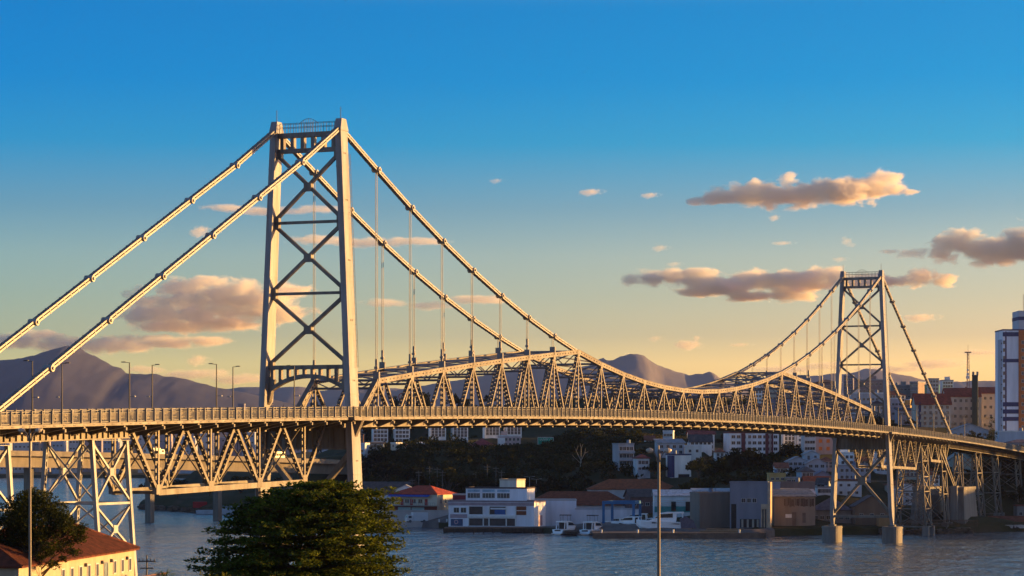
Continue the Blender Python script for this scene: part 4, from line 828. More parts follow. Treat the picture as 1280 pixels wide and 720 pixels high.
trestle(-121, -112, 7.5, [18, 12.4]); trestle(-150, -141, 7.5, [18, 12])
trestle(SPAN + 58.4, SPAN + 66, 2.6, [22.3, 17.6, 13.2, 8], splay=.06)
trestle(SPAN + 85, SPAN + 91, 3, [19, 12], splay=.06)
trestle(SPAN + 138, SPAN + 146, 3, [18, 11]); trestle(SPAN + 166, SPAN + 175, 4, [18, 11]); trestle(SPAN + 207, SPAN + 216, 6, [17, 11]); trestle(SPAN + 250, SPAN + 259, 8, [17])
cl = MB()
for sg in (1,):
    for o in (-.25, .25): cl.beam(V(-22.4 + o, sg * AN, zr(-22.4) - 11.2), V(-22.4 + o, sg * (AN + .8), 3), .5, .1)
    z = 3.5
    while z < 20: cl.box(-22.65, -22.15, -sg * (AN + .4) - .2, -sg * (AN + .4) + .2, z, z + .3); z += 1.0
    cl.box(-24.4, -20.4, *sorted((-sg * (AN - .9), -sg * (AN + 2.6))), -4, 3)
cl.build('support_post', STEEL, BR)
# anchor blocks with raking struts under the right approach
for sg in (1, -1):
    ab = MB(); s0, s1 = SPAN + 96, SPAN + 116; n0, n1 = sg * 2.4, sg * 8.4
    def taper(z0, z1, k0, k1):
        c = ((s0 + s1) / 2, (n0 + n1) / 2); hs, hn = (s1 - s0) / 2, abs(n1 - n0) / 2
        return [V(c[0] + a * hs * k, c[1] + o * hn * k, z) for (z, k) in ((z0, k0), (z1, k1)) for (a, o) in ((-1, -1), (1, -1), (1, 1), (-1, 1))]
    ab.quad8(taper(0, 3.6, 1.22, 1.18)); ab.quad8(taper(3.6, 13.0, 1.05, .86)); ab.quad8(taper(13.0, 14.0, .93, .93))
    ab.box(s0 - 1.2, s0 + 2, *sorted((-(n0 + sg * 2), -(n0 + sg * 4))), 3.604, 14.4)
    ao = ab.build('anchor_block', CONC, BR)
    for o in (-1, 1):
        MB().beam(V(s0 + 2 + o, sg * 5, 14), V(s0 - 10 + o * 2, sg * AN, zr(s0 - 10) - 4.5), .3, .4).build('raking_strut', STEEL, ao); MB().beam(V(s1 - 6 + o, sg * 5, 14), V(s1 - 2 + o * 3, sg * AN, zr(s1) - 5), .3, .4).build('raking_strut', STEEL, ao)

# round sign on the near kerb
sgn = MB(); sgn.cyl(V(23, 4.9, zr(23) - 1.55), V(23, 4.9, zr(23) + 1.9), .06, n=6); MB_ = sgn.build('sign_post', STEELD, BR)
rg2 = MB(); rg2.cyl(V(22.9, 4.9, zr(23) + 1.6), V(22.86, 4.9, zr(23) + 1.6), .55, n=20); rs_ = rg2.build('round_sign', mat('sign_red', (.3, .03, .03), .5), MB_); rg2 = MB(); rg2.cyl(V(22.855, 4.9, zr(23) + 1.6), V(22.84, 4.9, zr(23) + 1.6), .4, n=20); rg2.build('sign_face', mat('sign_white', (.6, .62, .6), .6), rs_)

# lamp posts on the deck edges
def post_mesh():
    b = MB(); b.cyl((0, 0, 0), (0, 0, 7.3), .11, .07); b.beam((0, 0, 7.25), (.95, 0, 7.35), .07, .07); b.box(.55, 1.15, -.13, .13, 7.3, 7.42)
    b.beam((0, 0, 2.95), (-.55, 0, 3.0), .06, .06); b.box(-.18, .18, -.18, .18, 0, .5); return b
pm = post_mesh().mesh('pole', mat('lamp_post_paint', (.045, .042, .048), .5))
hd = MB(); hd.box(-.85, -.42, -.12, .12, 2.9, 3.05); hdm = hd.mesh('lantern', mat('lantern_grey', (.3, .3, .3), .4))
brot = BR.rotation_euler.z; k = 0
LPL = ['first lamp post pair from the left frame edge', 'second lamp post pair from the left frame edge', 'third lamp post pair, nearest left of the near tower', 'lamp post pair directly at the near tower portal']
for j, s in enumerate((-82.7, -60.4, -37.6, -14.5, SPAN + 22, SPAN + 45, SPAN + 68, SPAN + 90, SPAN + 113)):
    for sg in (1, -1):
        if s == -14.5 and sg == -1: pass
        n = sg * 5.0; w = Matrix.Rotation(brot, 3, 'Z') @ V(s, n, 0)
        where = LPL[j] if j < 4 else ['first past the far tower', 'second past the far tower', 'third past the far tower', 'fourth past the far tower, at the backstay foot', 'fifth past the far tower, near the conifer'][j - 4]
        o = thing('lamp_post', ('dark near-side deck lamp post, ' if sg > 0 else 'dark far-side deck lamp post, ') + where, 'lamp post', (BR.location.x + w.x, BR.location.y + w.y, zr(s) - 1.35), brot + (R(90) if sg > 0 else R(-90)), 'slim lamp posts along the bridge deck')
        link('pole', pm, o); link('lantern', hdm, o)
# ---------------------------------------------------------------- concrete bridge behind, its traffic
A, B2 = Vector((-175, 815, 0)), Vector((-58, 968, 0)); dv = (B2 - A).normalized(); clen = (B2 - A).length
CB = thing('concrete_bridge', 'low concrete girder bridge behind the steel approach span on the left', 'bridge', A, math.atan2(dv.y, dv.x))
def cz(t): return 24.6 - 4.2 * (t / clen) ** 1.3 if t > 0 else 24.6
sl = MB(); bxg = MB(); pr_ = MB(); ts = [-60 + i * 12 for i in range(23)]
for a, b_ in zip(ts, ts[1:]):
    za, zb = cz(a), cz(b_)
    sl.quad8([(a, -7, za - .5), (b_, -7, zb - .5), (b_, 7, zb - .5), (a, 7, za - .5), (a, -7, za), (b_, -7, zb), (b_, 7, zb), (a, 7, za)])
    bxg.quad8([(a, -4, za - 4.6), (b_, -4, zb - 4.6), (b_, 4, zb - 4.6), (a, 4, za - 4.6), (a, -4.6, za - .504), (b_, -4.6, zb - .504), (b_, 4.6, zb - .504), (a, 4.6, za - .504)])
    for y in (-7.15, 7.0): pr_.quad8([(a, y, za - .9), (b_, y, zb - .9), (b_, y + .15, zb - .9), (a, y + .15, za - .9), (a, y, za + .85), (b_, y, zb + .85), (b_, y + .15, zb + .85), (a, y + .15, za + .85)])
CC = mat('bridge_concrete', (.22, .19, .15), .85, .2, .2, streak=True)
sl.build('deck', CC, CB); bxg.build('box_girder', CC, CB); pr_.build('parapet', CC, CB)
for t_ in (-20, 22, 78, 112, 150): MB().box(t_ - 1.0, t_ + 1.0, -1.3, 1.3, -4, cz(t_) - 4.7).build('pier', CONCD, CB)
lamp = MB(); lamp.cyl((0, 0, 0), (0, 0, 8), .12, .08, n=6); lamp.beam((0, -1.6, 8), (0, 1.6, 8), .1, .1); lamp.box(-.12, .12, -2.1, -1.2, 7.9, 8.1); lamp.box(-.12, .12, 1.2, 2.1, 7.9, 8.1)
lme = lamp.mesh('lamp_post', mat('grey_lamp_post', (.3, .29, .28), .6))
def on_cb(t, y=0, dz=0): return A + dv * t + Vector((dv.y, -dv.x, 0)) * (-y) * -1 * -1 + Vector((0, 0, cz(t) + dz))
for i, t_ in enumerate((12, 45, 78, 111, 140, 165)):
    o = link('bridge_lamp', lme, None, on_cb(t_), math.atan2(dv.y, dv.x)); tag(o, 'pale double-arm lamp on the concrete bridge, ' + ['first from the left end', 'second from the left end', 'third from the left end', 'fourth from the left end', 'left of the bus', 'nearest the tower leg'][i], 'street lamp', 'lamps along the concrete bridge')
def vehicle(name, label, cat, ln, w, h, t, y, colr, kind):
    o = thing(name, label, cat, on_cb(t, y), math.atan2(dv.y, dv.x)); bm = mat('vehicle_' + kind + str(int(colr[0] * 100)), colr, .35, .05)
    b = MB()
    if kind == 'bus': b.box(-ln / 2, ln / 2, -w / 2, w / 2, .4, h)
    elif kind == 'truck': b.extr([(-w / 2, .6), (w / 2, .6), (w / 2, h), (-w / 2, h)], 'x', -ln / 2, ln / 2 - 2.2); b.extr([(ln / 2 - 2.1, .5), (ln / 2, .5), (ln / 2, 1.6), (ln / 2 - .5, 2.5), (ln / 2 - 2.1, 2.5)], 'y', -w / 2, w / 2)
    else: b.extr([(-ln / 2, .35), (ln / 2, .35), (ln / 2, .8), (ln / 4, .95), (ln / 8, 1.45), (-ln / 4, 1.45), (-ln / 2.2, .95)], 'y', -w / 2, w / 2)
    b.build('body', bm, o)
    g = MB()
    if kind == 'bus':
        for i in range(7): x = -ln / 2 + .6 + i * (ln - 1) / 7; g.box(x, x + (ln - 1) / 7 - .2, -w / 2 - .02, w / 2 + .02, 1.5, 2.4)
        g.box(ln / 2 - .02, ln / 2 + .02, -w / 2 + .2, w / 2 - .2, 1.2, 2.5)
    elif kind == 'truck': g.box(ln / 2 - 1.6, ln / 2 - .6, -w / 2 - .02, w / 2 + .02, 1.5, 2.2); g.quad8([(ln / 2 + .01, -w / 2 + .2, 1.62), (ln / 2 + .01, w / 2 - .2, 1.62), (ln / 2 - .46, w / 2 - .2, 2.45), (ln / 2 - .46, -w / 2 + .2, 2.45), (ln / 2 + .04, -w / 2 + .2, 1.62), (ln / 2 + .04, w / 2 - .2, 1.62), (ln / 2 - .43, w / 2 - .2, 2.45), (ln / 2 - .43, -w / 2 + .2, 2.45)])
    else: g.extr([(ln / 4 - .1, .97), (ln / 8 - .05, 1.38), (-ln / 4, 1.38), (-ln / 2.4, .97)], 'y', -w / 2 - .02, w / 2 + .02)
    g.build('windows', GLASS, o)
    r = .48 if kind != 'car' else .33
    for x in (-ln * .32, ln * .34):
        for sy in (-1, 1): MB().cyl((x, sy * (w / 2 - .25), r), (x, sy * (w / 2 + .01), r), r, n=12).build('wheel', STEELD, o)
    return o
vehicle('bus', 'white and cream bus driving on the concrete bridge behind the tower beam', 'bus', 11, 2.5, 3.1, 138, -3, (.6, .55, .45), 'bus')
vehicle('car', 'silver car on the concrete bridge just right of the bus', 'car', 4.3, 1.7, 1.4, 161, -3, (.5, .5, .5), 'car')
vehicle('truck', 'white box truck on the concrete bridge behind the second truss vertical', 'truck', 7, 2.3, 3.0, 78, -3, (.6, .56, .5), 'truck')

# ---------------------------------------------------------------- quay, boats, yard
def box_thing(name, label, cat, x0, x1, D0, D1, z0, z1, m):
    o = MB().box(x0, x1, D0, D1, z0, z1).build(name, m); return tag(o, label, cat)
q = thing('timber_quay', 'dark timber quay along the front of the white marina building', 'quay', (0, 0, 0))
b = MB(); b.box(-21, 9.3, 767, 783, 1.1, 1.5); b.build('quay_deck', TIMBER, q); b = MB(); b.box(-21.2, 9.5, 766.8, 767, .2, 1.45); b.build('fender_board', TIMBER, q)
for i in range(11): MB().cyl((-20.8 + i * 3, 766.6, -3), (-20.8 + i * 3, 766.6, 1.3), .2, n=7).build('pile', TIMBER, q)
q = thing('concrete_pier', 'long low concrete pier with white bollards in front of the largest yacht', 'pier', (0, 0, 0))
b = MB(); b.box(23.5, 73.5, 721.5, 736, .9, 1.5); b.box(23.4, 73.6, 721.3, 721.5, -.5, 1.55); b.build('pier_deck', mat('pier_concrete', (.15, .105, .08), .9, .3, .4), q)
b = MB(); b.box(55, 72.5, 727, 731, 1.504, 2.0); b.box(57, 68, 729, 731, 2.004, 2.5); b.build('steps', mat('step_stone', (.24, .17, .11), .9), q)
for i, x in enumerate((26, 36.5, 46.8, 66)): MB().cyl((x, 722.4, 1.5), (x, 722.4, 2.5), .22, .3, n=8).build('bollard', WHITEM, q)
box_thing('jetty', 'short dark jetty between the two smaller motor yachts', 'jetty', 16, 19.5, 742, 763, .5, 1.3, TIMBER)
box_thing('jetty', 'short dark jetty right of the second motor yacht', 'jetty', 24.0, 27, 737, 753, .5, 1.25, TIMBER)
def yacht(label, x, y, ln, beam_, rz, z=0, open_=True, zs=1.2):
    """motor yacht, bow at +x"""
    o = thing('motor_yacht', label, 'motor yacht', (x, y, z), R(rz), 'white motor yachts in the marina'); o.scale = (1, 1, zs)
    st_ = [(-.5, .92, .0, .16), (-.3, 1, -.02, .17), (0, 1, -.03, .185), (.25, .82, -.01, .205), (.42, .42, .02, .225), (.5, .03, .08, .24)]
    hb = MB(); R_ = []
    for (t, w, k, s_) in st_: R_.append([(t * ln, -w * beam_ / 2, s_ * ln * .62), (t * ln, -w * beam_ * .40, k * ln + .25), (t * ln, 0, k * ln - .35), (t * ln, w * beam_ * .40, k * ln + .25), (t * ln, w * beam_ / 2, s_ * ln * .62)])
    for a, b_ in zip(R_, R_[1:]):
        for i in range(4): hb.poly([a[i], b_[i], b_[i + 1], a[i + 1]])
        hb.poly([a[0], a[4], b_[4], b_[0]])
    hb.poly(R_[0]); hb.poly(R_[-1]); hull = hb.build('hull', mat('gelcoat', (.84, .85, .88), .25, .05, .5, 0, .6), o)
    s_ = MB()
    for sg in (-1, 1): s_.quad8([(t * ln, sg * (w * beam_ / 2 * f + e_), z_) for (t, w, z_a, z_b) in ((-.28, 1.0, .072, .085), (.22, .85, .09, .108)) for (z_, f) in ((z_a * ln, .97), (z_b * ln, .985)) for e_ in (-.1, .06)])
    s_.build('hull_window', GLASS, hull)
    dz = .105 * ln; c = MB()
    c.extr([(-.22 * ln, dz), (.34 * ln, dz), (.2 * ln, dz + .05 * ln), (.08 * ln, dz + .13 * ln), (-.06 * ln, dz + .155 * ln), (-.22 * ln, dz + .15 * ln), (-.235 * ln, dz + .13 * ln)], 'y', -beam_ * .36, beam_ * .36); c.build('cabin', MATS['gelcoat'], o)
    g = MB(); g.extr([(-.16 * ln, dz + .07 * ln), (.17 * ln, dz + .065 * ln), (.07 * ln, dz + .12 * ln), (-.16 * ln, dz + .135 * ln)], 'y', -beam_ * .36 - .03, beam_ * .36 + .03); g.build('cabin_window', GLASS, o)
    co = MB(); co.box(-.225 * ln - .22, -.225 * ln + .02, -beam_ * .3, beam_ * .3, dz, dz + .125 * ln); co.build('cockpit_opening', mat('cockpit_dark', (.05, .035, .03), .8), o)
    rf = MB(); rf.box(-.36 * ln, -.2 * ln, -beam_ * .37, beam_ * .37, dz + .135 * ln, dz + .155 * ln)
    for sg in (-1, 1): rf.beam((-.35 * ln, sg * beam_ * .35, dz), (-.33 * ln, sg * beam_ * .35, dz + .14 * ln), .15, .3)
    rf.build('hardtop', MATS['gelcoat'], o)
    if open_:
        fr = MB(); fr.extr([(-.2 * ln, dz + .26 * ln), (.02 * ln, dz + .26 * ln), (.0, dz + .275 * ln), (-.18 * ln, dz + .28 * ln)], 'y', -beam_ * .34, beam_ * .34)
        for sg in (-1, 1):
            for xx in (-.17, -.02): fr.beam((xx * ln, sg * beam_ * .31, dz + .15 * ln), (xx * ln - .2, sg * beam_ * .31, dz + .265 * ln), .06, .06)
        fr.build('bimini', mat('bimini_cloth', (.03, .03, .045), .8), o)
    pl = MB(); pl.box(-.57 * ln, -.5 * ln, -beam_ * .4, beam_ * .4, .25, .42); pl.build('swim_platform', MATS['gelcoat'], o)
    tr_ = MB(); tr_.box(-.502 * ln - .03, -.502 * ln, -beam_ * .25, beam_ * .25, .9, 1.25); tr_.build('stern_window', GLASS, hull)
    rl = MB(); 
    for i in range(7): t = .1 + i * .06; w = beam_ / 2 * (1 - max(0, t - .1) * 2.2) ; [rl.box(t * ln - .02, t * ln + .02, sg * w - .02, sg * w + .02, .115 * ln, .115 * ln + .8) for sg in (-1, 1)]
    rl.build('bow_rail', FRAME, o)
    return o
yacht('white motor yacht with dark bimini berthed stern-out left of the short jetty', 16.8, 757, 13, 4.0, 62)
yacht('white motor yacht with blue stern window berthed stern-out right of the short jetty', 24.9, 753, 13, 4.1, 62)
yacht('white cabin yacht standing ashore under the blue boat lift', 35.5, 760, 11, 3.8, 160, 1.9, False)
yacht('largest white motor yacht with black hull stripe, ashore behind the foreground lamp', 45.5, 746, 16.5, 4.6, 178, 1.9, False)
yacht('white motor yacht stored at the back of the yard, mostly behind the blue boat lift', 38, 778, 12, 4, 170, 2.0, True)
yacht('small white cabin boat ashore between the blue lift legs, farther back', 32.5, 772, 8, 2.8, 150, 2.0, False)
yacht('small white cabin boat ashore right of the blue lift, below the dark-roofed house', 42.5, 769, 8.5, 2.9, 175, 2.0, False)
yacht('white cabin boat afloat behind the jetty, left of the lift', 21.2, 764, 8, 2.8, 70, 0, False)
cv = MB(); cv.extr([(50.5, 2.2), (55.2, 2.2), (54.2, 4.5), (51.8, 5.8), (50.2, 4.8)], 'y', 743.5, 748); tag(cv.build('tarpaulin', mat('purple_grey_tarp', (.12, .11, .15), .8, .25, 1.5)), 'purple-grey tarpaulin bundle at the stern of the largest yacht', 'tarpaulin')
lf = thing('boat_lift', 'blue travelling boat lift gantry standing among the yachts', 'boat lift', (0, 0, 0)); LB = mat('lift_blue', (.02, .13, .30), .5, .12)
for (x, y) in ((28.0, 762), (31.0, 770), (37.2, 762), (39.6, 770)): MB().box(x - .4, x + .4, y - .4, y + .4, 1.6, 9.0).build('leg', LB, lf); MB().cyl((x - .3, y, 2.0), (x + .3, y, 2.0), .6, n=12).build('wheel', STEELD, lf)
MB().beam((27.6, 762, 9.5), (37.6, 762, 9.5), .6, 1.0).build('beam', LB, lf); MB().beam((30.6, 770, 9.5), (40, 770, 9.5), .6, 1.0).build('beam', LB, lf); MB().beam((28, 762, 9.5), (31, 770, 9.5), .6, .9).build('beam', LB, lf); MB().beam((37.2, 762, 9.5), (39.6, 770, 9.5), .6, .9).build('beam', LB, lf)
# truck on the forecourt, its wall
tk = vehicle('truck', 'white box truck parked on the forecourt below the blue awning', 'truck', 7.2, 2.4, 3.3, 0, 0, (.55, .57, .6), 'truck'); tk.location = (-31.2, 812, 1.9); tk.rotation_euler.z = R(200)
bld('forecourt_wall', 'pale forecourt wall behind the parked white truck', 'wall', 478, 560, 639.5, 653, 822, .35, 0, (.45, .4, .38), 'flat', (.4, .36, .34), foot=False)
bl = MB().cyl((0, 0, 0), (0, 0, 1.0), .22, .26, n=8).mesh('bollard', WHITEM)
for x, l in ((549, 'white bollard on the forecourt edge, left of the pair'), (558.5, 'white bollard on the forecourt edge, right of the pair near the quay')): tag(link('bollard', bl, None, (PX(x, 813), 813.5, 2.0)), l, 'bollard', 'white bollards on the forecourt edge')
# barge and container, left shore
bg_ = thing('barge', 'pale blue-white flat barge moored on the left shore under the concrete bridge', 'barge', (-116, 990, 0), R(-4))
MB().extr([(-9, .1), (8.5, .1), (9.4, 1.6), (-9.3, 1.6)], 'y', -3, 3).build('hull', mat('barge_paint', (.4, .44, .5), .6), bg_); MB().box(-1, 8, -2.4, 2.4, 1.604, 3.2).build('cabin', mat('barge_paint', (.4, .44, .5), .6), bg_)
c = thing('shipping_container', 'bright red container on the left shore beside the pale barge', 'container', (-127.5, 1017, 1.4), R(6)); b = MB(); b.box(-2.8, 2.8, -1.2, 1.2, .5, 3.0)
for i in range(12): b.box(-2.7 + i * .45, -2.5 + i * .45, -1.26, 1.26, .6, 2.9)
b.build('body', mat('container_red', (.42, .02, .02), .6), c); MB().box(2.81, 2.9, -1.1, 1.1, .6, 2.9).build('door', mat('container_red', (.42, .02, .02), .6), c)
for i, (x, y, rz, l) in enumerate(((1228, 660, 20, 'white open boat pulled up on the right shore, leftmost of the pale ones'), (1240, 661.5, 15, 'white open boat right of the leftmost pale boat on the right shore'), (1271, 663, 4, 'larger pale boat at the right frame edge by the shore'), (1222, 657, 30, 'dark small boat on the right shore below the anchor block'), (1262, 657, -10, 'dark boat behind the larger pale one at the right frame edge'))):
    D = 782 if i != 3 else 790; big = 1.5 if i == 2 else 1
    o = thing('rowing_boat', l, 'boat', (PX(x, D), D, 1.0), R(rz), 'small boats along the right shore'); h_ = MB(); ln = 6 * big
    pts = [(-.5, .8), (-.2, 1), (.2, .9), (.5, .05)]
    for (a, wa), (c_, wc) in zip(pts, pts[1:]):
        for sg in (-1, 1): h_.quad8([(a * ln, sg * wa * .55, 0), (a * ln, sg * wa * 1.0, 1.0), (a * ln, sg * wa * .88, 1.0), (a * ln, sg * wa * .45, .1), (c_ * ln, sg * wc * .55, 0), (c_ * ln, sg * wc * 1.0, 1.1), (c_ * ln, sg * wc * .88, 1.1), (c_ * ln, sg * wc * .45, .1)])
        h_.quad8([(a * ln, -wa * .55, 0), (a * ln, wa * .55, 0), (a * ln, wa * .5, .12), (a * ln, -wa * .5, .12), (c_ * ln, -wc * .55, 0), (c_ * ln, wc * .55, 0), (c_ * ln, wc * .5, .12), (c_ * ln, -wc * .5, .12)])
    h_.box(-.5 * ln - .05, -.5 * ln + .08, -.8, .8, 0, 1.0)
    h_.build('hull', mat('boat_dark' if i > 2 else 'boat_white', (.06, .055, .06) if i > 2 else (.5, .48, .48), .5), o); b = MB(); [b.box(x_ * ln - .15, x_ * ln + .15, -.85, .85, .7, .78) for x_ in (-.25, .1)]; b.build('seat', TIMBER, o)
# breakwater stones and fence below the right trestle
rk = MB(); random.seed(5)
for i in range(260):
    x = random.uniform(112, 142); y = shore(x) + random.uniform(-4, 3); r = random.uniform(.4, 1.1); z = random.uniform(-.2, 1.2)
    rk.quad8([(x + r * a * random.uniform(.6, 1.2), y + r * c_ * random.uniform(.6, 1.2), z + r * .7 * e_ * random.uniform(.6, 1.1)) for e_ in (-1, 1) for (a, c_) in ((-1, -1), (1, -1), (1, 1), (-1, 1))])
tag(rk.build('breakwater_rocks', mat('brown_rock', (.12, .085, .06), .95, .35, 1)), kind='stuff', label='brown boulders along the shore below the right trestle', cat='rocks')
rk = MB()
for i in range(260):
    x = random.uniform(-162, -100); y = shore(x) + random.uniform(-5, 3); r = random.uniform(.5, 1.3); z = random.uniform(-.2, 1.5)
    rk.quad8([(x + r * a * random.uniform(.6, 1.2), y + r * c_ * random.uniform(.6, 1.2), z + r * .7 * e_ * random.uniform(.6, 1.1)) for e_ in (-1, 1) for (a, c_) in ((-1, -1), (1, -1), (1, 1), (-1, 1))])
tag(rk.build('shore_rocks', mat('brown_rock', (.12, .085, .06), .95, .35, 1)), kind='stuff', label='brown boulders along the left shore under the concrete bridge', cat='rocks')
fe = thing('picket_fence', 'brown picket fence on the shore below the right trestle', 'fence', (0, 0, 0)); b = MB()
for i in range(60): x = 118 + i * .42; b.box(x, x + .12, 764, 764.1, 2.0, 4.3)
b.box(118, 143.3, 764.1, 764.16, 2.8, 2.95); b.box(118, 143.3, 764.1, 764.16, 3.8, 3.95); b.build('pickets', mat('fence_brown', (.14, .09, .06), .9), fe)
# green road sign on the hillside
D = 985; sg_ = thing('road_sign', 'large green road sign with pale border on the wooded slope', 'road sign', (PX(682, D), D, PZ(566, D)))
w_, z0, z1 = 10 * D / F, 3.2, 6.2
MB().box(-w_, w_, -.06, .06, z0, z1).build('border', mat('sign_border', (.42, .44, .44), .6), sg_); pn = MB().box(-w_ + .22, w_ - .22, -.1, -.064, z0 + .22, z1 - .22).build('panel', GREENM, sg_)
lt = MB(); x = -w_ + .9; k = 0
while x < w_ - .7:
    wd = (.34, .22, .4, .28, .2)[k % 5]; z = z1 - 1.25
    lt.box(x, x + .09, -.14, -.104, z, z + (.62 if k % 3 else .8)); lt.box(x + .09, x + wd, -.14, -.104, z + (.5 if k % 2 else 0), z + (.62 if k % 2 else .12)); x += wd + .14 + (.3 if k == 7 else 0); k += 1
lt.build('lettering', mat('sign_white', (.6, .62, .6), .6), pn)
for x in (-1.6, .2): MB().box(x, x + .3, .07, .3, -3, z1 - .4).build('post', GREYM, sg_)
# utility poles and shore-road lamps
upm = MB(); upm.cyl((0, 0, -2), (0, 0, 9.5), .16, .11, n=6); upm.box(-1.2, 1.2, -.08, .08, 8.6, 8.78); upm.box(-.9, .9, -.08, .08, 7.7, 7.86); [upm.cyl((x, 0, 8.78), (x, 0, 9.05), .07, n=5) for x in (-1, -.5, .5, 1)]
upm = upm.mesh('utility_pole', mat('pole_grey', (.13, .12, .11), .8))
dlm = MB(); dlm.cyl((0, 0, -2), (0, 0, 9), .13, .08, n=6); dlm.beam((-1.3, 0, 9.1), (0, 0, 8.9), .08, .08); dlm.beam((1.3, 0, 9.1), (0, 0, 8.9), .08, .08); dlm.box(-1.9, -1.1, -.14, .14, 9.05, 9.2); dlm.box(1.1, 1.9, -.14, .14, 9.05, 9.2)
dlm = dlm.mesh('road_lamp', mat('grey_lamp_post', (.3, .29, .28), .6))
for (x, yt, D, kd, l) in ((515, 598, 885, 0, 'above the white gable shed'), (523.5, 588, 890, 0, 'above the right end of the white gable shed'), (537, 583, 900, 0, 'tallest, above the red roof ridge'), (546.5, 584, 895, 0, 'with wide arms, above the sunlit end wall'), (553, 588, 890, 0, 'right of the wide-armed one'), (595, 590, 890, 0, 'above the left marina office bay'), (609, 581, 900, 0, 'tallest, above the middle marina office bay'), (620, 583, 895, 0, 'left of the rooftop cabin'), (627, 588, 900, 0, 'directly behind the rooftop cabin'),
                          (662, 596, 880, 1, 'right of the rooftop cabin, left one'), (670.5, 599, 880, 1, 'right of the rooftop cabin, right one'), (790, 588, 890, 1, 'beside the terrace of the red-roofed white house'), (1132, 527, 1060, 0, 'below the ochre house'), (712, 604, 880, 0, 'above the tiled warehouse ridge'), (1035, 576, 850, 1, 'left of the far tower leg')):
    h_ = 9.5 if kd == 0 else 9; X = PX(x, D)
    o = link('utility_pole' if kd == 0 else 'road_lamp', upm if kd == 0 else dlm, None, (X, D, PZ(yt, D) - h_))
    tag(o, ('grey utility pole ' if kd == 0 else 'double-headed road lamp ') + l, 'utility pole' if kd == 0 else 'street lamp', 'utility poles on the far shore' if kd == 0 else 'road lamps on the far shore')
# radio mast on the ridge
D = 1250; rm = thing('radio_mast', 'red and white lattice radio mast on the right ridge against the sky', 'radio mast', (PX(1210, D), D, PZ(489, D))); Hm = 48 * D / F
b = MB()
for (x, y) in ((-.9, -.6), (.9, -.6), (0, .9)): b.beam((x, y, -6), (x * .45, y * .45, Hm), .22, .22)
k = 0; z = 0.
while z < Hm - 1: f0 = 1 - .55 * z / Hm; b.beam((-.9 * f0, -.6 * f0, z), (.9 * f0, -.6 * f0, z + 1.1), .1, .1); b.beam((.9 * f0, -.6 * f0, z + 1.1), (-.9 * f0, -.6 * f0, z + 1.9), .1, .1); z += 1.9
b.build('lattice', mat('mast_paint', (.30, .14, .10), .7), rm); b = MB(); b.box(-1.5, 1.5, -1.2, 1.2, Hm, Hm + .5); b.cyl((0, 0, Hm + .5), (0, 0, Hm + 4), .08, n=5); b.build('head_platform', STEELD, rm)
for z, s_ in ((Hm * .36, 1.3), (Hm * .44, .9), (Hm * .55, .7)): MB().cyl((-.4, -1.1, z), (-.4, -1.7, z), s_ * .7, n=12).build('dish', WHITEM, rm)
# foreground lamps
def park_lamp(label, x, ytop, D, zg, heads, pole_r):
    zt = PZ(ytop, D); o = thing('street_lamp', label, 'street lamp', (PX(x, D), D, zg)); h_ = zt - zg; pm_ = mat('lamp_pole_paint', (.15, .125, .11), .5, .15, 1)
    b = MB(); b.cyl((0, 0, -.5), (0, 0, h_ - .1), pole_r, pole_r * .62, n=12); b.cyl((0, 0, h_ - .1), (0, 0, h_ + .12), .03, .02, n=6); b.cyl((0, 0, 0), (0, 0, .5), pole_r * 1.6, n=12); b.build('pole', pm_, o, smooth=False)
    for sx in (-1, 1):
        a = MB(); pts = [(sx * .06, -.62), (sx * .10, -.4), (sx * .2, -.22), (sx * .3, -.14)]
        for k in range(2):
            pp = [(p_[0], (k - .5) * .1, h_ + p_[1]) for p_ in pts]
            for p_, q_ in zip(pp, pp[1:]): a.beam(p_, q_, .045, .045)
        a.build('arm', pm_, o)
        hd_ = MB(); prof = [(.24, .05), (.30, .10), (.42, .12), (.52, .08), (.57, .02)]
        for (x0, r0), (x1, r1) in zip(prof, prof[1:]): hd_.cyl((sx * x0, 0, h_ - .13 + (x0 - .24) * .12), (sx * x1, 0, h_ - .13 + (x1 - .24) * .12), r0, r1, n=12)
        hd_.build('lamp_head', mat('lamp_head_paint', (.42, .36, .3), .4, .1, 3), o)
    return o
park_lamp('tall street lamp with twin golden heads in front of the boatyard', 823.5, 560, 110, near_z(6, 110), 1, .095)
park_lamp('tall street lamp with small twin heads beside the left foreground tree', 37.5, 535, 118, near_z(-22, 118), 1, .085)

# ---------------------------------------------------------------- left foreground house
wl, dp, H0, RH = 46, 12, 4.4, 3.2
rz = math.atan2(-.994, -.106)             # local x runs along the long wall towards the camera
HS = thing('old_house', 'long cream house with weathered orange tile roof at the lower left', 'house', (-45.5, 300, 9.3), rz)
b = MB(); b.box(0, wl, -dp, 0, -3, H0); b.build('wall', mat('cream_plaster', (.42, .34, .25), .9, .12, .5, streak=True, bump=.15), HS)
b = MB(); o_ = .5; q = [(-o_, -dp - o_), (wl + o_, -dp - o_), (wl + o_, o_), (-o_, o_)]; v_ = [(x, y, H0 - .1) for x, y in q] + [(x, y, H0 + .08) for x, y in q] + [(dp / 2, -dp / 2, H0 + RH), (wl - dp / 2, -dp / 2, H0 + RH)]
b.v = v_; b.f = [(0, 3, 2, 1), (0, 1, 5, 4), (1, 2, 6, 5), (2, 3, 7, 6), (3, 0, 4, 7), (4, 5, 9, 8), (5, 6, 9), (6, 7, 8, 9), (7, 4, 8)]; b.mi = [0] * 9
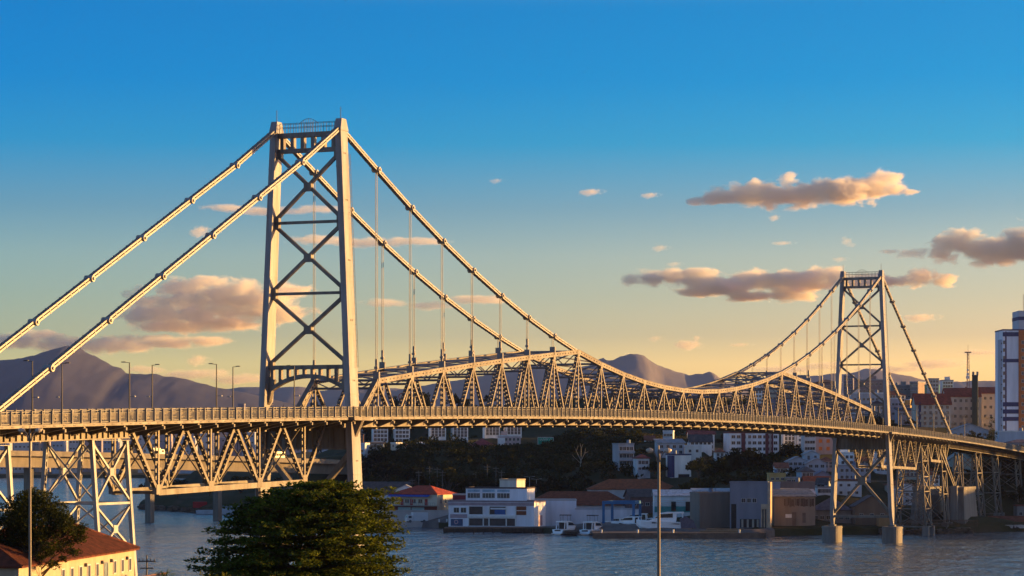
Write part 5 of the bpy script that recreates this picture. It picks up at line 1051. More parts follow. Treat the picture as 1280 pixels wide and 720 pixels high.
# barrel tiles: ridged rows running down each slope
def slope_pt(side, t, u):
    if side == 'f': return Vector((t, o_ - u * (dp / 2 + o_), H0 + .08 + u * (RH - .08)))
    return Vector((-o_ + u * (dp / 2 + o_), t, H0 + .08 + u * (RH - .08)))
rt = MB(); t = -.4
while t < wl + .4:
    um = min(1, (t + o_) / (dp / 2 + o_), (wl + o_ - t) / (dp / 2 + o_))
    p_, q_ = slope_pt('f', t, 0), slope_pt('f', t, um)
    if um > .03: rt.beam(p_ + Vector((0, 0, .03)), q_ + Vector((0, 0, .03)), .17, .14, (1, 0, 0))
    t += .3
t = -dp - .4
while t < o_ - .05:
    um = min(1, (o_ - t) / (dp / 2 + o_), (t + dp + o_) / (dp / 2 + o_)); p_, q_ = slope_pt('h', t, 0), slope_pt('h', t, um)
    if um > .03: rt.beam(p_ + Vector((0, 0, .03)), q_ + Vector((0, 0, .03)), .17, .14, (0, 1, 0))
    t += .3
TM = mat('clay_tile', (.115, .028, .013), .9, .45, 1.1, bump=.3)
rf = b.build('roof', TM, HS); rt.build('tile_rows', TM, rf)
rg = MB(); rg.beam((dp / 2, -dp / 2, H0 + RH + .05), (wl - dp / 2, -dp / 2, H0 + RH + .05), .35, .25); rg.beam((-o_, o_, H0 + .15), (dp / 2, -dp / 2, H0 + RH + .08), .3, .2); rg.build('ridge_tiles', TM, rf)
wd_ = mat('blue_shutter', (.04, .045, .08), .7)
for i, x in enumerate((2.2, 5.6, 9.0, 16.6, 20.0, 23.4, 26.8, 30.2)):
    w = MB(); w.box(x - .5, x + .5, -.05, .02, 2.0, 3.35, 1); [w.box(a, c_, -.02, .07, e_, f_, 0) for (a, c_, e_, f_) in ((x - .65, x - .5, 1.9, 3.5), (x + .5, x + .65, 1.9, 3.5), (x - .5, x + .5, 3.35, 3.5), (x - .5, x + .5, 1.86, 2.0))]; w.build('window', [FRAME, wd_], HS)
d_ = MB(); d_.box(12.2, 13.6, -.05, .02, 0.3, 3.3, 1); [d_.box(a, c_, -.02, .08, e_, f_, 0) for (a, c_, e_, f_) in ((12.05, 12.2, .3, 3.45), (13.6, 13.75, .3, 3.45), (12.2, 13.6, 3.3, 3.45))]; d_.build('door', [mat('grey_frame', (.2, .22, .25), .7), mat('blue_grey_door', (.14, .18, .22), .7)], HS)
for x in (3.9, 10.9, 14.9, 21.7): MB().box(x - .12, x + .12, .004, .3, 3.3, 3.7).build('wall_lantern', STEELD, HS)
up = link('utility_pole', upm, None, (PX(183.5, 330), 330, PZ(694, 330) - 9.5)); tag(up, 'dark utility pole with crossarm right of the cream house', 'utility pole')
fb_ = thing('garden_fence', 'rusty garden fence at the right corner of the cream house', 'fence', (-43.6, 286, 9.0), R(80)); b = MB()
for i in range(26): b.box(i * .5, i * .5 + .06, -.03, .03, 0, 2.0)
b.box(0, 12.6, -.04, .04, 1.9, 2.0); b.box(0, 12.6, -.04, .04, .8, .9); b.build('bars', mat('rust', (.16, .07, .04), .9), fb_)

# ---------------------------------------------------------------- trees
import numpy as np
rng = np.random.default_rng(11)
def leaf_mesh(name, C, size, m, up=.35, jit=.4):
    C = np.asarray(C, float); n = len(C); nr = rng.normal(size=(n, 3)); nr[:, 2] = np.abs(nr[:, 2]) + up; nr /= np.linalg.norm(nr, axis=1)[:, None]
    a = np.cross(nr, rng.normal(size=(n, 3))); a /= np.linalg.norm(a, axis=1)[:, None]; b = np.cross(nr, a)
    s = size * (1 + jit * (rng.random((n, 1)) - .5) * 2); l = a * s * .62; w = b * s * .36
    v = np.stack([C - l, C + w, C + l, C - w], 1).reshape(-1, 3); me = bpy.data.meshes.new(name); me.vertices.add(4 * n); me.vertices.foreach_set('co', v.ravel())
    me.loops.add(4 * n); me.loops.foreach_set('vertex_index', np.arange(4 * n)); me.polygons.add(n); me.polygons.foreach_set('loop_start', np.arange(0, 4 * n, 4)); me.polygons.foreach_set('loop_total', np.full(n, 4))
    me.materials.append(m); me.update(calc_edges=True); return me
def clump_pts(centres, radii, per, flat=.75, shell=.55):
    P_ = []
    for c, r in zip(centres, radii):
        k = max(6, int(per * r * r)); d_ = rng.normal(size=(k, 3)); d_ /= np.linalg.norm(d_, axis=1)[:, None]; q_ = r * (shell + (1 - shell) * rng.random((k, 1))); p_ = d_ * q_; p_[:, 2] *= flat; P_.append(p_ + np.array(c))
    return np.concatenate(P_)
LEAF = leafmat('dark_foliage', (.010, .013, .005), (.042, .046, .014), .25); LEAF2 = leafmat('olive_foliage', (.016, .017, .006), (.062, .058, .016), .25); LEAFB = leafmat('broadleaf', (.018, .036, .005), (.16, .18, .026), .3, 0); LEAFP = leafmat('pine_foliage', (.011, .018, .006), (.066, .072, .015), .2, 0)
BARK = mat('bark', (.09, .065, .045), .95, .35, 1.5); BARKP = mat('pale_bark', (.3, .27, .22), .9, .25, 1)
def crown(kind, seed):
    """unit crown about 10 m wide and 7 m high standing on a trunk 2 m tall; returns (crown mesh, trunk mesh)"""
    rg_ = random.Random(seed); C = []; Rr = []; tb_ = MB(); ends = []
    n = 34 if kind != 'tall' else 30
    for i in range(n):
        a = rg_.uniform(0, 6.28); t = rg_.random()
        if kind == 'round': el_ = math.asin(rg_.uniform(-.25, 1)); r = rg_.uniform(.55, .95); c = (3.9 * r * math.cos(a) * math.cos(el_), 3.9 * r * math.sin(a) * math.cos(el_), 4.6 + 3.0 * r * math.sin(el_)); q_ = rg_.uniform(.9, 1.6)
        elif kind == 'spread': r = math.sqrt(t); c = (4.6 * r * math.cos(a), 4.6 * r * math.sin(a), 5.6 + 1.5 * (1 - r * r) + rg_.uniform(-.8, .6)); q_ = rg_.uniform(.8, 1.3)
        elif kind == 'tall': z = 2 + 9 * t; w = 1.9 * (1 - .72 * t) ; c = (w * math.cos(a), w * math.sin(a), z); q_ = rg_.uniform(.5, .95) * (1.1 - .4 * t)
        else: r = rg_.uniform(.2, 1); c = (4.2 * r * math.cos(a), 4.2 * r * math.sin(a), 3.2 + 3.4 * rg_.random() * (1.15 - r)); q_ = rg_.uniform(.7, 1.25)
        C.append(c); Rr.append(q_); ends.append(c)
    pts = clump_pts(C, Rr, 34)
    cm = leaf_mesh('crown', pts, .58 if kind != 'tall' else .42, {'round': LEAF, 'spread': LEAF2, 'tall': LEAFP, 'bushy': LEAF2 if seed % 2 else LEAF}[kind])
    tb_.cyl((0, 0, -4), (0, 0, 2.4), .34, .26, n=7)
    if kind == 'tall': tb_.cyl((0, 0, 2.4), (0, 0, 10.5), .26, .06, n=6)
    else:
        for c in ends[:9]: mid = (c[0] * .45, c[1] * .45, 2.4 + (c[2] - 2.4) * .6); tb_.cyl((0, 0, 2.2), mid, .2, .12, n=5); tb_.cyl(mid, c, .12, .05, n=5)
    return cm, tb_.mesh('trunk', BARK)
PROTO = {('round', 1): 0, ('round', 2): 0, ('spread', 3): 0, ('bushy', 4): 0, ('bushy', 5): 0, ('tall', 6): 0, ('round', 7): 0}
for k in PROTO: PROTO[k] = crown(*k)
BYK = {}
for k in PROTO: BYK.setdefault(k[0], []).append(PROTO[k])
rt_ = random.Random(3)
def tree(kind, x, yt, wpx, D, label, group='trees on the far slope', hs=None):
    s = wpx * D / F / (10.2 if kind != 'tall' else 4.4); top = {'round': 8.5, 'spread': 8.3, 'bushy': 7.6, 'tall': 11.8}[kind]
    X = PX(x, D); zt = PZ(yt, D); sz = hs or s * rt_.uniform(.85, 1.1); zb = zt - top * sz
    gz = ground_z(X, D)
    if zb > gz + 1.5: sz = (zt - gz) / top; zb = gz
    o = thing('tree', label, 'tree', (X, D, zb), rt_.uniform(0, 6.28), group); o.scale = (s, s, sz)
    cm, tm = rt_.choice(BYK[kind]); link('crown', cm, o); link('trunk', tm, o); return o
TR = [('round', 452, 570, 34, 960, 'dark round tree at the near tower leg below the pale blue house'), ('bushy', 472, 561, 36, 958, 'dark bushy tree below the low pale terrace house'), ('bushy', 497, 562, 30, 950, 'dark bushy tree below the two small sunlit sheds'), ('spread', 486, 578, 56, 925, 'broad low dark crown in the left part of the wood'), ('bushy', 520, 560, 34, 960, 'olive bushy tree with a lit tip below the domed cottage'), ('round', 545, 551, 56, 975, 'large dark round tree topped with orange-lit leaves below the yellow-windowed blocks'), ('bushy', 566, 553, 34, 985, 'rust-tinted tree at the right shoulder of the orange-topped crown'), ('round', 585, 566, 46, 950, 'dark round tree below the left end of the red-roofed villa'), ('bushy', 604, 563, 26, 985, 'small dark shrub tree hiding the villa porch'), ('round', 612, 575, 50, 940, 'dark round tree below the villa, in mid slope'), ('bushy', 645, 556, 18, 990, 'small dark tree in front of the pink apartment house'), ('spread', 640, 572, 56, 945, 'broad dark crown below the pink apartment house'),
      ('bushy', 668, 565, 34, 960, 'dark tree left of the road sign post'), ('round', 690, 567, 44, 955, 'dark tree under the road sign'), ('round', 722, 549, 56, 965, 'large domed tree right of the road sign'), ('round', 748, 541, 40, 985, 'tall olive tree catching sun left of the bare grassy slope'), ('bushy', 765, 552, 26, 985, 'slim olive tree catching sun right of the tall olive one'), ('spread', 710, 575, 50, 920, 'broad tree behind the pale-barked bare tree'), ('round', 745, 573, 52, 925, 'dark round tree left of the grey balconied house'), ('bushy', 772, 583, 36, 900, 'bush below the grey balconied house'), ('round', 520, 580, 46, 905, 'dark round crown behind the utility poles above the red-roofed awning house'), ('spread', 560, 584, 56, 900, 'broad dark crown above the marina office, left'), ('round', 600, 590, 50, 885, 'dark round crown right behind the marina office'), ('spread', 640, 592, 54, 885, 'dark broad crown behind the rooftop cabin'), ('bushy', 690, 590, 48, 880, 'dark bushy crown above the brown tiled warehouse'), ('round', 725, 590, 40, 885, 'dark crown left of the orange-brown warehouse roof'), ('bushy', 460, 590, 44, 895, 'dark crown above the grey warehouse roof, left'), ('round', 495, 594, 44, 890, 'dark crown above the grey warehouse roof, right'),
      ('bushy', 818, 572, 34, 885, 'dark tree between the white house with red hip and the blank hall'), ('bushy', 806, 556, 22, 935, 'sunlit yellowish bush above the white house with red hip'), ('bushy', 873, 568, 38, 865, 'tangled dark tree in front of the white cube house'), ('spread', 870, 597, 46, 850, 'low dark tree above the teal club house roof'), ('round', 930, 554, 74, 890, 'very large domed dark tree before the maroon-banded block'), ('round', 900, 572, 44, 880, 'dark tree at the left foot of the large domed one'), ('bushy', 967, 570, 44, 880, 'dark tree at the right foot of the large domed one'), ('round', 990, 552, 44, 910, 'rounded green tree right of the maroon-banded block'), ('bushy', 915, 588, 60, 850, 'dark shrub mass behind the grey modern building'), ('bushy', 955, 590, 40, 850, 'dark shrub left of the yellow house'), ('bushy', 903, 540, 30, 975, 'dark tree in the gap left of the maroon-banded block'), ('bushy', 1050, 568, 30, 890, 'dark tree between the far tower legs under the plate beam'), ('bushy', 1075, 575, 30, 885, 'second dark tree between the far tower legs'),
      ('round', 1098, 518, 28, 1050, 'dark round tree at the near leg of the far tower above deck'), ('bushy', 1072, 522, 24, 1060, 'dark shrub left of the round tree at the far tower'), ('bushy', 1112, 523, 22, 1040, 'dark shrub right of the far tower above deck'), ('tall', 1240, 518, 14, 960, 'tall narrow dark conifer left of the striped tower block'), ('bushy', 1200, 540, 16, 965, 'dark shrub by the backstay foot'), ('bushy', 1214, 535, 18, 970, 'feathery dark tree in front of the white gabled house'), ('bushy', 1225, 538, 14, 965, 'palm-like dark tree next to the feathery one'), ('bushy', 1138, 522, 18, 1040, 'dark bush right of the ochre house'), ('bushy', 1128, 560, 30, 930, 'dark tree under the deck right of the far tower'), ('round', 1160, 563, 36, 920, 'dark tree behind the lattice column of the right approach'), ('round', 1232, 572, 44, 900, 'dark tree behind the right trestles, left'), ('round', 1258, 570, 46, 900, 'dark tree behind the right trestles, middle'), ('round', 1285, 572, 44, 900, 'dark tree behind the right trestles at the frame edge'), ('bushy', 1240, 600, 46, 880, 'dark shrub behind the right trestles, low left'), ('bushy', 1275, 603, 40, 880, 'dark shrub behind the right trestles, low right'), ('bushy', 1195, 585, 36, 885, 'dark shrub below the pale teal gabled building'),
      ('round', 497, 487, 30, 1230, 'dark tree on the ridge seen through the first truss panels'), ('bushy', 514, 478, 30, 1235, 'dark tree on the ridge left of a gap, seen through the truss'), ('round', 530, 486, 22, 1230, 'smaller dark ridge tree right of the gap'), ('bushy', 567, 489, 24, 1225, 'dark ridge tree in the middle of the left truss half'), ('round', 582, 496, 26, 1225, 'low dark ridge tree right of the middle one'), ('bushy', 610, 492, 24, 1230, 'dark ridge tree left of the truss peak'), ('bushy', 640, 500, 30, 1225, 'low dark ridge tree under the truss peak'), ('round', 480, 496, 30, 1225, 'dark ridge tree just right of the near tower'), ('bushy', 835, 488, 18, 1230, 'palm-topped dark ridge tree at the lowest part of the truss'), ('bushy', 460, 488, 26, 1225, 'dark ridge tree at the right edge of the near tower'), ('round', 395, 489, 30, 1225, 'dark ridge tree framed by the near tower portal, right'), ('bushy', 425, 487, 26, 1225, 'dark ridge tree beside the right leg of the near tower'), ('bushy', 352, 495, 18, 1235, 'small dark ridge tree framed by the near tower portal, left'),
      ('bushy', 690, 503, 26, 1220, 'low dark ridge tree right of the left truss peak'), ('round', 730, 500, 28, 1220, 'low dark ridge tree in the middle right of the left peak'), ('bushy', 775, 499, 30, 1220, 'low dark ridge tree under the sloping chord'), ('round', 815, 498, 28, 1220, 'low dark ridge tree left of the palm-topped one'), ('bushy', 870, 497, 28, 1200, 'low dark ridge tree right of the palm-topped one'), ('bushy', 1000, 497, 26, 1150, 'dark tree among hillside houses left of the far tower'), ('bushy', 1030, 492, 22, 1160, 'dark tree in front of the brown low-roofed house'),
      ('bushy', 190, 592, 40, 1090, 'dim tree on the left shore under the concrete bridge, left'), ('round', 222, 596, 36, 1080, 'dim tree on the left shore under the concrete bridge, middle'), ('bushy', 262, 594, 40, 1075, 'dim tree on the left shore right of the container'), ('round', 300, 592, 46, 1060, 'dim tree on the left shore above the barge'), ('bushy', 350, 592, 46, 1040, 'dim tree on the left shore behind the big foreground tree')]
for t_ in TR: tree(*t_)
# the closed dark wood filling the slope between those trees
C = []; Rr = []; rw = random.Random(9)
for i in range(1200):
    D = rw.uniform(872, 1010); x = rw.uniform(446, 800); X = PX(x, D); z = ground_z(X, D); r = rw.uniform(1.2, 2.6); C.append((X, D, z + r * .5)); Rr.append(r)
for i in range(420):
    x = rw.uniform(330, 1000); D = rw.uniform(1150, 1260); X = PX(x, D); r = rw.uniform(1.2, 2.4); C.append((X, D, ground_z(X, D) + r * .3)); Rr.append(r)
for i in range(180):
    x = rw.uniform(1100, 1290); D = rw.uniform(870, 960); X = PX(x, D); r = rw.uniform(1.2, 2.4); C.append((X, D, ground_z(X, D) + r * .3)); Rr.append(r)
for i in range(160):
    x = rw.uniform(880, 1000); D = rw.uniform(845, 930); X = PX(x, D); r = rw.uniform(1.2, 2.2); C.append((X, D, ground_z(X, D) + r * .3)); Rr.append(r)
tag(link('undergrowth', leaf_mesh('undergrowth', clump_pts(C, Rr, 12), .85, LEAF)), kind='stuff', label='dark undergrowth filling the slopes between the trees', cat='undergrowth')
# the trees of the hill beyond the right frame edge (they shade the shore)
for i, (X, Y, s) in enumerate(((250, 862, 1.3), (262, 878, 1.4), (275, 866, 1.3), (245, 885, 1.2))):
    tree('round', 640 + X * F / Y, HZ - (ground_z(X, Y) + 8.5 * s - EYE) * F / Y, s * 10.2 * F / Y, Y, 'dark round tree on the hill beyond the right frame edge, number %s from the water' % ('one', 'two', 'three', 'four', 'five', 'six')[i])
# pale bare tree
D = 915; bt = thing('bare_tree', 'pale-barked bare tree standing out of the dark wood below the road sign', 'tree', (PX(724.5, D), D, PZ(593, D))); b = MB(); b.cyl((0, 0, -2), (.5, 0, 5), .3, .2, n=7)
for (p_, q_, r) in (((.5, 0, 5), (-1.2, .3, 8.6), .14), ((.5, 0, 5), (1.9, -.2, 7.8), .14), ((.5, 0, 5), (.6, .4, 9.6), .15), ((-1.2, .3, 8.6), (-1.9, 0, 10.2), .08), ((-1.2, .3, 8.6), (-.5, .2, 10.6), .08), ((1.9, -.2, 7.8), (3.2, 0, 8.4), .08), ((1.9, -.2, 7.8), (2.2, .2, 9.6), .08), ((.6, .4, 9.6), (.2, .1, 11.4), .08), ((.6, .4, 9.6), (1.3, .1, 11.2), .08), ((.5, 0, 4), (-1.9, 0, 6.2), .1), ((-1.9, 0, 6.2), (-2.8, .1, 7.4), .06)): b.cyl(p_, q_, r, r * .55, n=5)
b.build('trunk', BARKP, bt); link('crown', leaf_mesh('crown', clump_pts([(-1.7, 0, 10), (-.3, .1, 10.8), (3, 0, 8.6), (1.3, 0, 11), (-2.7, 0, 7.4)], [.6, .6, .5, .6, .5], 40), .25, LEAF2), bt)

# big tiered foreground tree
BT = thing('almond_tree', 'large spreading tree with tiered leafy branches in the centre foreground', 'tree', (PX(378, 200), 200, near_z(-17, 200)))
rb = random.Random(17); zb = BT.location.z; C = []; Rr = []; tk_ = MB(); Hh = PZ(607, 200) - zb
tk_.cyl((0, 0, -1), (.2, 0, 6), .55, .4, n=10); tk_.cyl((.2, 0, 6), (1.6, 0, Hh - .6), .4, .08, n=8)
def prof(y, tab):
    for (a, b_), (c, d_) in zip(tab, tab[1:]):
        if a <= y <= c: return b_ + (d_ - b_) * (y - a) / (c - a)
    return tab[-1][1]
LE = [(605, 395), (609, 352), (614, 330), (625, 300), (640, 278), (655, 262), (672, 255), (690, 246), (705, 236), (718, 230), (760, 228), (830, 270)]
RE = [(605, 425), (609, 455), (613, 492), (622, 497), (635, 494), (650, 506), (665, 511), (680, 514), (700, 516), (760, 516), (830, 470)]
y = 608.0; ti = 0
while y < 830:
    z = PZ(y, 200) - zb; xl, xr = prof(y, LE), prof(y, RE); cx = ((xl + xr) / 2 - 378) * 200 / F; hw = (xr - xl) / 2 * 200 / F; a0 = rb.uniform(0, 6.28); nb = int(8 + hw * 1.7)
    for k in range(nb):
        a = a0 + 6.283 * k / nb + rb.uniform(-.16, .16); ln = hw * (rb.uniform(.74, .92) if (k + ti) % 3 else rb.uniform(.9, 1.04)); dr = rb.uniform(-.1, .3)
        e_ = (cx + ln * math.cos(a), ln * math.sin(a) * .95, z + dr)
        tk_.cyl((cx * .4 + .4, 0, z - .8), (cx + .5 * ln * math.cos(a), .5 * ln * math.sin(a), z - .2), .1, .06, n=4); tk_.cyl((cx + .5 * ln * math.cos(a), .5 * ln * math.sin(a), z - .2), e_, .06, .02, n=4)
        m_ = int(3 + ln * 1.25)
        for j in range(m_):
            t = .3 + .7 * (j + rb.random() * .6) / m_; sw = rb.uniform(-.8, .8) * t
            C.append((cx + t * ln * math.cos(a) - sw * math.sin(a), t * ln * math.sin(a) * .95 + sw * math.cos(a), z + dr * t + rb.uniform(-.12, .16))); Rr.append(rb.uniform(.48, .88))
    y += (9.6 if y < 660 else 11.5) * rb.uniform(.9, 1.1); ti += 1
bp_ = clump_pts(C, Rr, 66, .42, .35); print('almond leaves', len(bp_))
link('crown', leaf_mesh('crown', bp_, .25, LEAFB, .9), BT); tk_.build('trunk', BARK, BT)

# conifer-like tree at the left edge
PT = thing('cypress_tree', 'dark clumpy tree with bare lower branches at the left edge before the cream house', 'tree', (PX(42, 262), 262, near_z(-50, 262)))
zb = PT.location.z; C = []; Rr = []; tk_ = MB(); k_ = 262 / F
tk_.cyl((0, 0, -1), (.1, 0, 5), .4, .3, n=8); tk_.cyl((.1, 0, 5), (0, 0, PZ(620, 262) - zb), .3, .06, n=7)
for (x, y, r) in ((45, 616, 1.0), (38, 623, 1.3), (56, 625, 1.2), (24, 630, 1.3), (48, 634, 1.5), (66, 634, 1.2), (12, 640, 1.4), (34, 643, 1.6), (60, 645, 1.5), (76, 643, 1.1), (-2, 650, 1.5), (22, 654, 1.5), (46, 656, 1.5), (72, 655, 1.4), (86, 652, 1.1), (8, 664, 1.3), (34, 668, 1.1), (58, 668, 1.0), (84, 664, 1.2), (95, 661, .9), (92, 674, 1.0), (78, 676, 1.0), (-12, 668, 1.4), (-20, 640, 1.6), (-30, 660, 1.6), (62, 690, .7), (82, 686, .8), (70, 704, .7), (10, 690, .9), (22, 696, .9), (4, 705, 1.0), (-10, 690, 1.1), (80, 698, .5), (16, 712, .9), (20, 672, 1.3), (46, 680, 1.1), (-6, 678, 1.3), (70, 682, .9), (30, 684, 1.1), (52, 694, .7), (92, 690, .6), (38, 702, .6), (0, 696, 1.1), (66, 664, 1.2), (18, 684, 1.0)):
    X = (x - 42) * k_; Y = rb.uniform(-2.5, 2.0); z = PZ(y, 262) - zb
    for j in range(5): C.append((X + rb.uniform(-.7, .7) * r, Y + rb.uniform(-.8, .8) * r, z + rb.uniform(-.4, .35) * r)); Rr.append(r * rb.uniform(.6, .95))
    tk_.cyl((X * .1, 0, max(3, z - 2.6)), (X * .6, Y * .5, z - .9), .11, .07, n=5); tk_.cyl((X * .6, Y * .5, z - .9), (X, Y, z), .07, .03, n=5)
for i in range(46):
    a = rb.uniform(0, 6.28); z = rb.uniform(4.5, 9); r = rb.uniform(1.5, 4); tk_.cyl((0, 0, z - 1), (r * math.cos(a) * .6, r * math.sin(a) * .5, z), .05, .035, n=4); tk_.cyl((r * math.cos(a) * .6, r * math.sin(a) * .5, z), (r * math.cos(a), r * math.sin(a) * .6, z + rb.uniform(.2, 1.4)), .035, .015, n=4)
link('crown', leaf_mesh('crown', clump_pts(C, Rr, 190, .8, .5), .2, LEAFP, .5), PT); tk_.build('trunk', BARK, PT)
# low plants in front of the water
PB = thing('palm_bush', 'bright green fan-leaved bush by the water right of the cream house', 'bush', (PX(206, 296), 296, PZ(719, 296) - 1.2)); lf_ = MB()
for i in range(34):
    a = rb.uniform(0, 6.28); e_ = rb.uniform(.3, 1.3); ln = rb.uniform(1.0, 1.9); p0 = Vector((0, 0, .4)); p1 = p0 + Vector((math.cos(a) * math.cos(e_), math.sin(a) * math.cos(e_), math.sin(e_))) * ln; p2 = p1 + Vector((math.cos(a) * .5, math.sin(a) * .5, -.15)) * ln * .5
    lf_.beam(p0, p1, .05, .02, a2=.22, b2=.02); lf_.beam(p1, p2, .22, .02, a2=.03, b2=.02)
lf_.build('leaves', leafmat('palm_leaf', (.05, .09, .012), (.16, .2, .03), .4), PB); MB().cyl((0, 0, -3), (0, 0, .6), .2, .12, n=7).build('stem', BARK, PB)
LB = thing('shrub', 'yellow-green shrub at the left foot of the large spreading tree', 'shrub', (PX(268, 190), 190, PZ(712, 190) - 2.0)); link('leaves', leaf_mesh('leaves', clump_pts([(rb.uniform(-1.3, 1.3), rb.uniform(-.8, .8), rb.uniform(.4, 1.7)) for i in range(22)], [rb.uniform(.3, .55) for i in range(22)], 150), .16, leafmat('bright_shrub', (.06, .075, .012), (.17, .16, .03), .4)), LB); MB().cyl((0, 0, -5), (0, 0, 1.2), .12, .06, n=6).build('stem', BARK, LB)
# grassy bank on the bare slope
gp_ = []
for i in range(9000):
    D = rw.uniform(960, 1090); X = PX(rw.uniform(776, 860), D); gp_.append((X, D, ground_z(X, D) + .15))
tag(link('grass', leaf_mesh('grass', gp_, .8, leafmat('dry_grass', (.05, .05, .018), (.10, .085, .035), .2), 1.5)), kind='stuff', label='dry grass on the bare slope above the houses', cat='grass')

# ---------------------------------------------------------------- clouds: lumpy bodies of mist far beyond the hills
CLD = 14500
def cloudmat(blobs, dens, c, k, D):
    """mist whose density falls off from the cores of the cloud and is torn by noise"""
    m = bpy.data.materials.new('cloud'); m.use_nodes = True; t = m.node_tree; t.nodes.clear(); o = t.nodes.new('ShaderNodeOutputMaterial'); p_ = t.nodes.new('ShaderNodeVolumePrincipled')
    g = t.nodes.new('ShaderNodeTexCoord'); L_ = t.links.new; acc = None
    wn = t.nodes.new('ShaderNodeTexNoise'); wn.inputs['Scale'].default_value = .006; wn.inputs['Detail'].default_value = 2
    for (b, r) in blobs:
        mp = t.nodes.new('ShaderNodeMapping'); mp.vector_type = 'TEXTURE'; mp.inputs['Location'].default_value = b; mp.inputs['Scale'].default_value = r; L_(g.outputs['Object'], mp.inputs[0])
        ln = t.nodes.new('ShaderNodeVectorMath'); ln.operation = 'LENGTH'; L_(mp.outputs[0], ln.inputs[0])
        if acc is None: acc = ln.outputs['Value']
        else:
            mn = t.nodes.new('ShaderNodeMath'); mn.operation = 'SMOOTH_MIN'; mn.inputs[2].default_value = .35; L_(acc, mn.inputs[0]); L_(ln.outputs['Value'], mn.inputs[1]); acc = mn.outputs[0]
    mp = t.nodes.new('ShaderNodeMapping'); mp.inputs['Scale'].default_value = (1, 1, 1.7); L_(g.outputs['Object'], mp.inputs[0])
    n = t.nodes.new('ShaderNodeTexNoise'); n.inputs['Scale'].default_value = .0085 * max(1, min(3.2, 130 / max(b[1][0] for b in blobs))); n.inputs['Detail'].default_value = 7; n.inputs['Roughness'].default_value = .62; n.inputs['Distortion'].default_value = .4; L_(mp.outputs[0], n.inputs['Vector'])
    f = t.nodes.new('ShaderNodeMath'); f.operation = 'MULTIPLY_ADD'; f.inputs[1].default_value = -3.1; L_(n.outputs['Fac'], f.inputs[0]); L_(acc, f.inputs[2])       # length - 3.1 * noise
    r = t.nodes.new('ShaderNodeMapRange'); r.interpolation_type = 'SMOOTHSTEP'; r.inputs['From Min'].default_value = -.45; r.inputs['From Max'].default_value = -1.0; r.inputs['To Min'].default_value = 0; r.inputs['To Max'].default_value = dens
    L_(f.outputs[0], r.inputs['Value']); L_(r.outputs[0], p_.inputs['Density'])
    p_.inputs['Color'].default_value = (.99, .96, .87, 1); p_.inputs['Anisotropy'].default_value = .15; L_(p_.outputs[0], o.inputs['Volume']); m.cycles.volume_step_rate = .45; return m
import bmesh
_ico = bmesh.new(); bmesh.ops.create_icosphere(_ico, subdivisions=2, radius=1); ICO_V = [v.co.copy() for v in _ico.verts]; ICO_F = [[v.index for v in f.verts] for f in _ico.faces]; _ico.free()
rc_ = random.Random(31); DENS = (.022, .010, .006, .016)
def cloud(label, blobs, dens=0, vox=26, D=CLD):
    mb = MB(); k = D / F; bl = []
    for (x, y, rx, ry) in blobs:
        c = P(x, y, D + rc_.uniform(-.35, .35) * rx * k); bl.append((c, (rx * k, rx * k * .75, ry * k)))
    c0 = sum((b[0] for b in bl), Vector()) / len(bl); bl = [(c - c0, r) for c, r in bl]
    for c, r in bl:
        b0 = len(mb.v)
        for v in ICO_V: mb.v.append((c.x + v.x * (r[0] * 1.45 + 20), c.y + v.y * (r[1] * 1.3 + 20), c.z + v.z * (r[2] * 1.45 + 20)))
        for f in ICO_F: mb.f.append([b0 + i for i in f]); mb.mi.append(0)
    o = link('cloud', mb.mesh('cloud', cloudmat(bl, DENS[dens], c0, k, D)), None, c0); md = o.modifiers.new('merge', 'REMESH'); md.mode = 'VOXEL'; md.voxel_size = vox
    return tag(o, label, 'cloud')
cloud('long golden cloud high on the right, brightest at its right end', [(870, 252, 14, 5), (900, 247, 28, 11), (935, 243, 30, 14), (944, 230, 9, 8), (985, 228, 13, 11), (970, 244, 35, 15), (1010, 242, 35, 15), (1030, 230, 14, 8), (1050, 240, 40, 16), (1085, 234, 30, 16), (1108, 226, 18, 12), (1120, 236, 18, 9), (1138, 239, 8, 3)])
cloud('long grey and gold cloud behind the top of the far tower', [(790, 350, 14, 8), (815, 348, 22, 9), (840, 345, 25, 9), (870, 341, 30, 6), (900, 358, 45, 11), (950, 351, 42, 13), (1000, 353, 42, 16), (1035, 346, 28, 12), (940, 370, 35, 6), (985, 370, 30, 8), (880, 365, 35, 6), (880, 351, 40, 9), (1075, 349, 28, 9), (1100, 350, 25, 8)])
cloud('rounded golden cloud directly right of the top of the far tower', [(1120, 351, 20, 7), (1150, 346, 24, 11), (1180, 351, 20, 7)])
cloud('large billowing cloud at the right frame edge', [(1178, 312, 20, 17), (1200, 303, 26, 16), (1228, 312, 32, 17), (1262, 314, 36, 17), (1285, 302, 34, 22), (1335, 308, 50, 24), (1215, 296, 16, 8)])
cloud('thin wisp trailing left of the large right-edge cloud', [(1140, 317, 20, 6), (1112, 314, 16, 3)], 1)
cloud('large purple and orange cloud bank left of the near tower', [(228, 360, 36, 12), (258, 353, 28, 9), (300, 362, 38, 13), (200, 392, 44, 14), (170, 398, 25, 8), (240, 394, 38, 13), (285, 388, 38, 12), (320, 387, 28, 11), (240, 376, 40, 12), (290, 376, 40, 10), (350, 366, 34, 12), (355, 392, 34, 10), (185, 378, 26, 9), (215, 408, 50, 9), (285, 404, 50, 9), (265, 366, 40, 11), (330, 376, 40, 11)], 3)
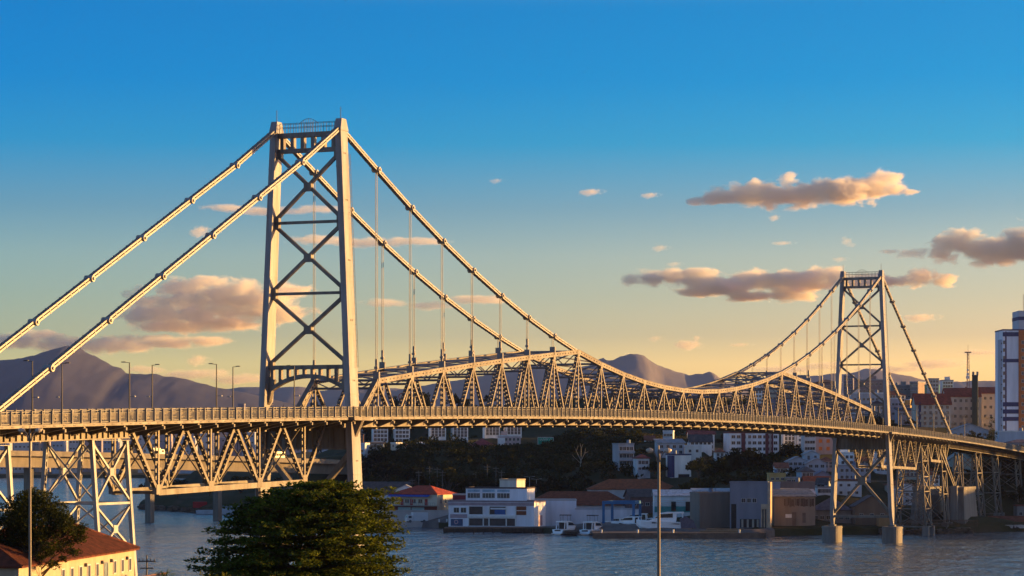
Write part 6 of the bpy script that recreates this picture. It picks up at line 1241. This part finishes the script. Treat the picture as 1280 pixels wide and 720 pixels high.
cloud('long flat grey cloud above the left mountain', [(20, 426, 44, 9), (80, 430, 48, 10), (140, 431, 52, 10), (205, 428, 44, 8), (255, 425, 34, 6), (50, 418, 30, 6)], 1)
cloud('small puff left of the purple cloud bank', [(162, 368, 13, 8), (174, 362, 12, 7)], 1)
for l, bl_ in (('thin flat streak behind the upper part of the near tower', [(290, 260, 38, 4), (340, 264, 50, 4), (400, 262, 30, 4)]), ('small puff left of the upper legs of the near tower', [(250, 289, 13, 7)]), ('faint flat streak framed by the near tower, below its first strut', [(400, 300, 40, 5), (460, 303, 55, 5), (520, 302, 40, 4)]), ('faint pale band behind the left hangers', [(480, 379, 30, 5), (540, 382, 30, 5), (600, 375, 42, 5)]), ('small puff low above the left mountain slope', [(247, 450, 13, 7)]), ('pinkish haze band low above the left mountain slope', [(240, 468, 45, 6), (300, 474, 40, 6), (180, 462, 25, 5)]),
                ('small flat puff in the middle sky, left of two', [(738, 240, 14, 4)]), ('small flat puff in the middle sky, right of two', [(812, 244, 11, 3.5)]), ('small golden puff low over the middle mountain', [(860, 431, 18, 6), (872, 423, 7, 4)]), ('tiny puff left of the small golden one', [(819, 423, 9, 4)]), ('tiny grey streak right of the small golden puff', [(925, 431, 13, 2.5)]), ('small slanted wisp above the far tower', [(1058, 301, 8, 5), (1065, 306, 5, 4)]), ('small puff right of the far tower at mid height', [(1150, 397, 20, 5)]), ('tiny pink puff left of the slanted wisp', [(1050, 324, 9, 3)]), ('tiny puff above the left end of the grey and gold cloud', [(825, 310, 10, 4)]), ('tiny flat wisp between the two long right clouds', [(978, 304, 13, 2.5)]), ('dark shred above the grey end of the grey and gold cloud', [(843, 330, 9, 3)]), ('tiny wisp far left of the middle puffs', [(620, 226, 8, 3)]), ('pale low band right of the far tower', [(1170, 455, 45, 6), (1225, 440, 30, 3), (1110, 462, 40, 5)]), ('small puff under the long golden cloud', [(968, 272, 7, 4)]), ('pale low band left of the far tower', [(985, 462, 40, 5), (1030, 458, 30, 5)])):
    cloud(l, bl_, 1 if 'puff' in l and 'tiny' not in l else 2, 12)
